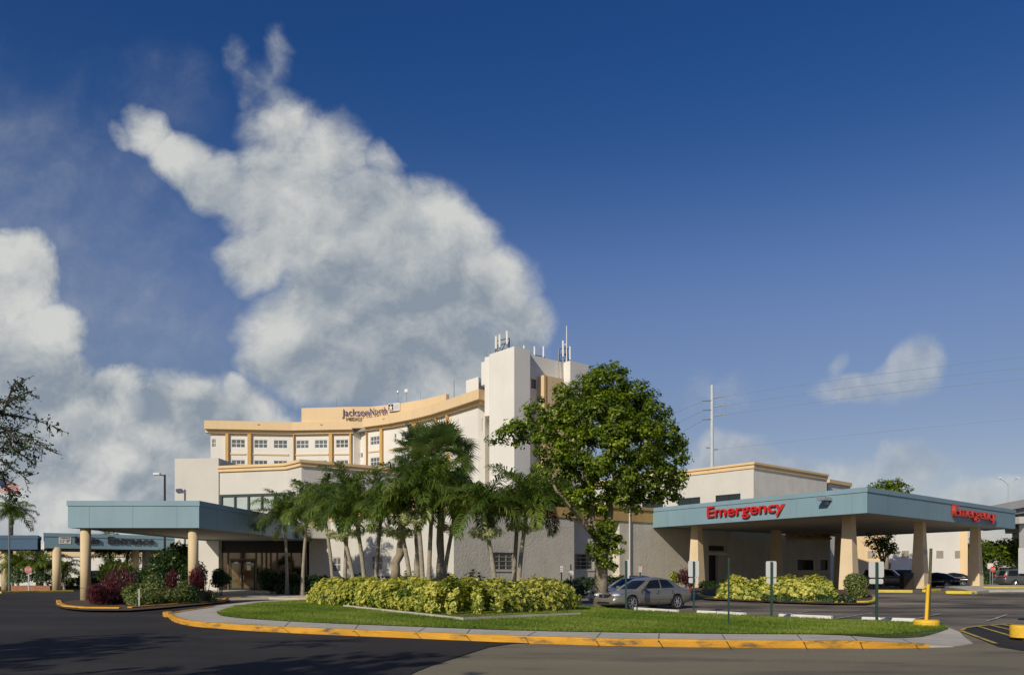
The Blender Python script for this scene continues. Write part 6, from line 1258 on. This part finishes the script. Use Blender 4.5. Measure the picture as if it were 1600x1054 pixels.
    for side in (1, -1):
        vs = []; fs = []; nu, nv = 12, 8
        for lens, lm_, (cx, cy, cz), (ax, ay, az) in (('headlight', lens_m, (2.14, side*.60, zl), (.235, .19, .085)), ('tail_lamp', tail_m, (-2.26, side*.66, .80+up*3+H*.35), (.15, .15, .085 if not tall else .2))):
            mm = MB(); vs = [(cx+ax*math.sin(math.pi*j/nv)*math.cos(2*math.pi*i/nu), cy+ay*math.sin(math.pi*j/nv)*math.sin(2*math.pi*i/nu), cz+az*math.cos(math.pi*j/nv)) for j in range(nv+1) for i in range(nu)]
            mm.add(vs, [(j*nu+i, j*nu+(i+1) % nu, (j+1)*nu+(i+1) % nu, (j+1)*nu+i) for j in range(nv) for i in range(nu)]); mm.build(lens, lm_, t, smooth=True, local=True)
    gr = MB(); gr.add([(2.335, -.36, .70+up), (2.335, .36, .70+up), (2.385, .30, .56+up), (2.385, -.30, .56+up), (2.25, -.36, .70+up), (2.25, .36, .70+up), (2.25, .30, .56+up), (2.25, -.30, .56+up)], [(0, 3, 2, 1), (0, 1, 5, 4), (1, 2, 6, 5), (2, 3, 7, 6), (3, 0, 4, 7)]); gr.build('grille', trim_m, t, local=True)
    if detail:
        MB().tube([(2.386, 0, .63), (2.397, 0, .63)], .05, 14).build('badge', rim_m, t, local=True)
        bp = MB(); bp.box(2.20, 2.407, -.40, .40, .30, .375); bp.build('lower_intake', trim_m, t, local=True, bevel=.01)
        for side in (1, -1): MB().tube([(2.15, side*.60, .36), (2.305, side*.62, .36)], .06, 12).build('fog_lamp', trim_m, t, local=True)
    MB().box(-2.0, 2.0, -.62, .62, .16, .30).build('underbody', trim_m, t, local=True)
    for x in ax_:
        for side in (1, -1):
            y0, y1 = side*.68, side*.872; wm3 = MB(); prof = [(wr_-.10, y0), (wr_-.01, y0), (wr_, y0+side*.03), (wr_, y1-side*.03), (wr_-.015, y1), (wr_-.10, y1-side*.006)]; k_ = 28; vs = [(x+r_*math.cos(2*math.pi*i/k_), y, wz+r_*math.sin(2*math.pi*i/k_)) for (r_, y) in prof for i in range(k_)]
            wm3.add(vs, [(j*k_+i, j*k_+(i+1) % k_, (j+1)*k_+(i+1) % k_, (j+1)*k_+i) for j in range(5) for i in range(k_)]); wh = wm3.build('wheel', tyre_m, t, smooth=False, local=True)
            rm = MB(); rr_ = wr_-.095; rm.tube([(x, y1-side*.06, wz), (x, y1-side*.055, wz)], rr_, 24); rm.tube([(x, y1-side*.05, wz), (x, y1-side*.012, wz)], .05, 10)
            rm2 = MB(); rm2.tube([(x, y1-side*.06, wz), (x, y1-side*.056, wz)], rr_, 24); o2 = rm2.build('brake_shadow_disc', trim_m, wh, local=True)
            sp = MB(); sp.tube([(x, y1-side*.05, wz), (x, y1-side*.010, wz)], .048, 10)
            for k in range(7):
                a = 2*math.pi*k/7+.2; c_, s2 = math.cos(a), math.sin(a); sp.tube([(x+.03*c_, y1-side*.022, wz+.03*s2), (x+rr_*c_, y1-side*.018, wz+rr_*s2)], [.026, .020], 5)
            prof = [(rr_, y1-side*.05), (rr_+.008, y1-side*.004), (rr_-.018, y1-side*.008), (rr_-.022, y1-side*.05)]; vs = [(x+r_*math.cos(2*math.pi*i/k_), y, wz+r_*math.sin(2*math.pi*i/k_)) for (r_, y) in prof for i in range(k_)]
            sp.add(vs, [(j*k_+i, j*k_+(i+1) % k_, (j+1)*k_+(i+1) % k_, (j+1)*k_+i) for j in range(3) for i in range(k_)]); sp.build('rim', rim_m, wh, local=True)
    return t
def paintm(name, c, metal=.35, rough=.32): return mat(name, c, rough, .03, 3, metal=metal, coat=.6, spec=.6)
silver = paintm('warm_silver_paint', (.25, .24, .205), .45, .36); lsilver = paintm('light_silver_paint', (.46, .46, .45), .5); blackp = paintm('black_car_paint', (.012, .012, .014), .1, .2); greyp = paintm('grey_van_paint', (.13, .125, .12), .4); whitep = paintm('white_car_paint', (.70, .70, .68), 0)
ca = math.atan2(-.56, -.828)
fw_ = Vector((5.33, 36.9)); hd_ = Vector((-.828, -.56)); lf = Vector((.56, -.828))  # left side of the car faces the viewer
cpos = fw_-hd_*1.42-lf*.87
vehicle('silver_sedan', 'silver grey sedan parked nose left behind the lawn, nearest the viewer', 'sedan', silver, cpos.x, cpos.y, ca, g(cpos.x, cpos.y)+.01)
c2_ = cpos-lf*2.6-hd_*1.7
vehicle('silver_sedan', 'pale sedan almost hidden behind the nearer silver sedan and the big tree trunk', 'sedan', lsilver, c2_.x, c2_.y, ca+.03, g(c2_.x, c2_.y)+.01)
def far_car(name, label, kind, paint, px, Y, ang, cat='car'): x = PX(px, Y); return vehicle(name, label, kind, paint, x, Y, math.radians(ang), g(x, Y)+.01, False, 'vehicles parked beyond the emergency canopy', cat)
far_car('black_sedan', 'black sedan with its tail right beside the middle peach column', 'sedan', blackp, 1456, 80, 152)
far_car('black_sedan', 'black sedan parked beyond the other, near the rightmost peach column', 'sedan', blackp, 1483, 85, 148)
far_car('silver_suv', 'silver grey off-road car between the sign post and the brown bin', 'suv', paintm('suv_grey_paint', (.20, .20, .19)), 1388, 80, -28)
far_car('dark_suv', 'dark off-road car hidden behind the brown bin and the peach column', 'suv', blackp, 1424, 86, -30)
far_car('grey_minivan', 'dark grey minivan at the right edge behind the yellow kerb', 'van', greyp, 1597, 82, 5, 'minivan')
far_car('white_van', 'white van under the trees above the minivan roof', 'van', whitep, 1592, 104, 0, 'van')
x = PX(165, 84); vehicle('white_suv', 'pale car behind the shrubs and the left round column', 'suv', lsilver, x, 84, math.radians(20), g(x, 84), False)
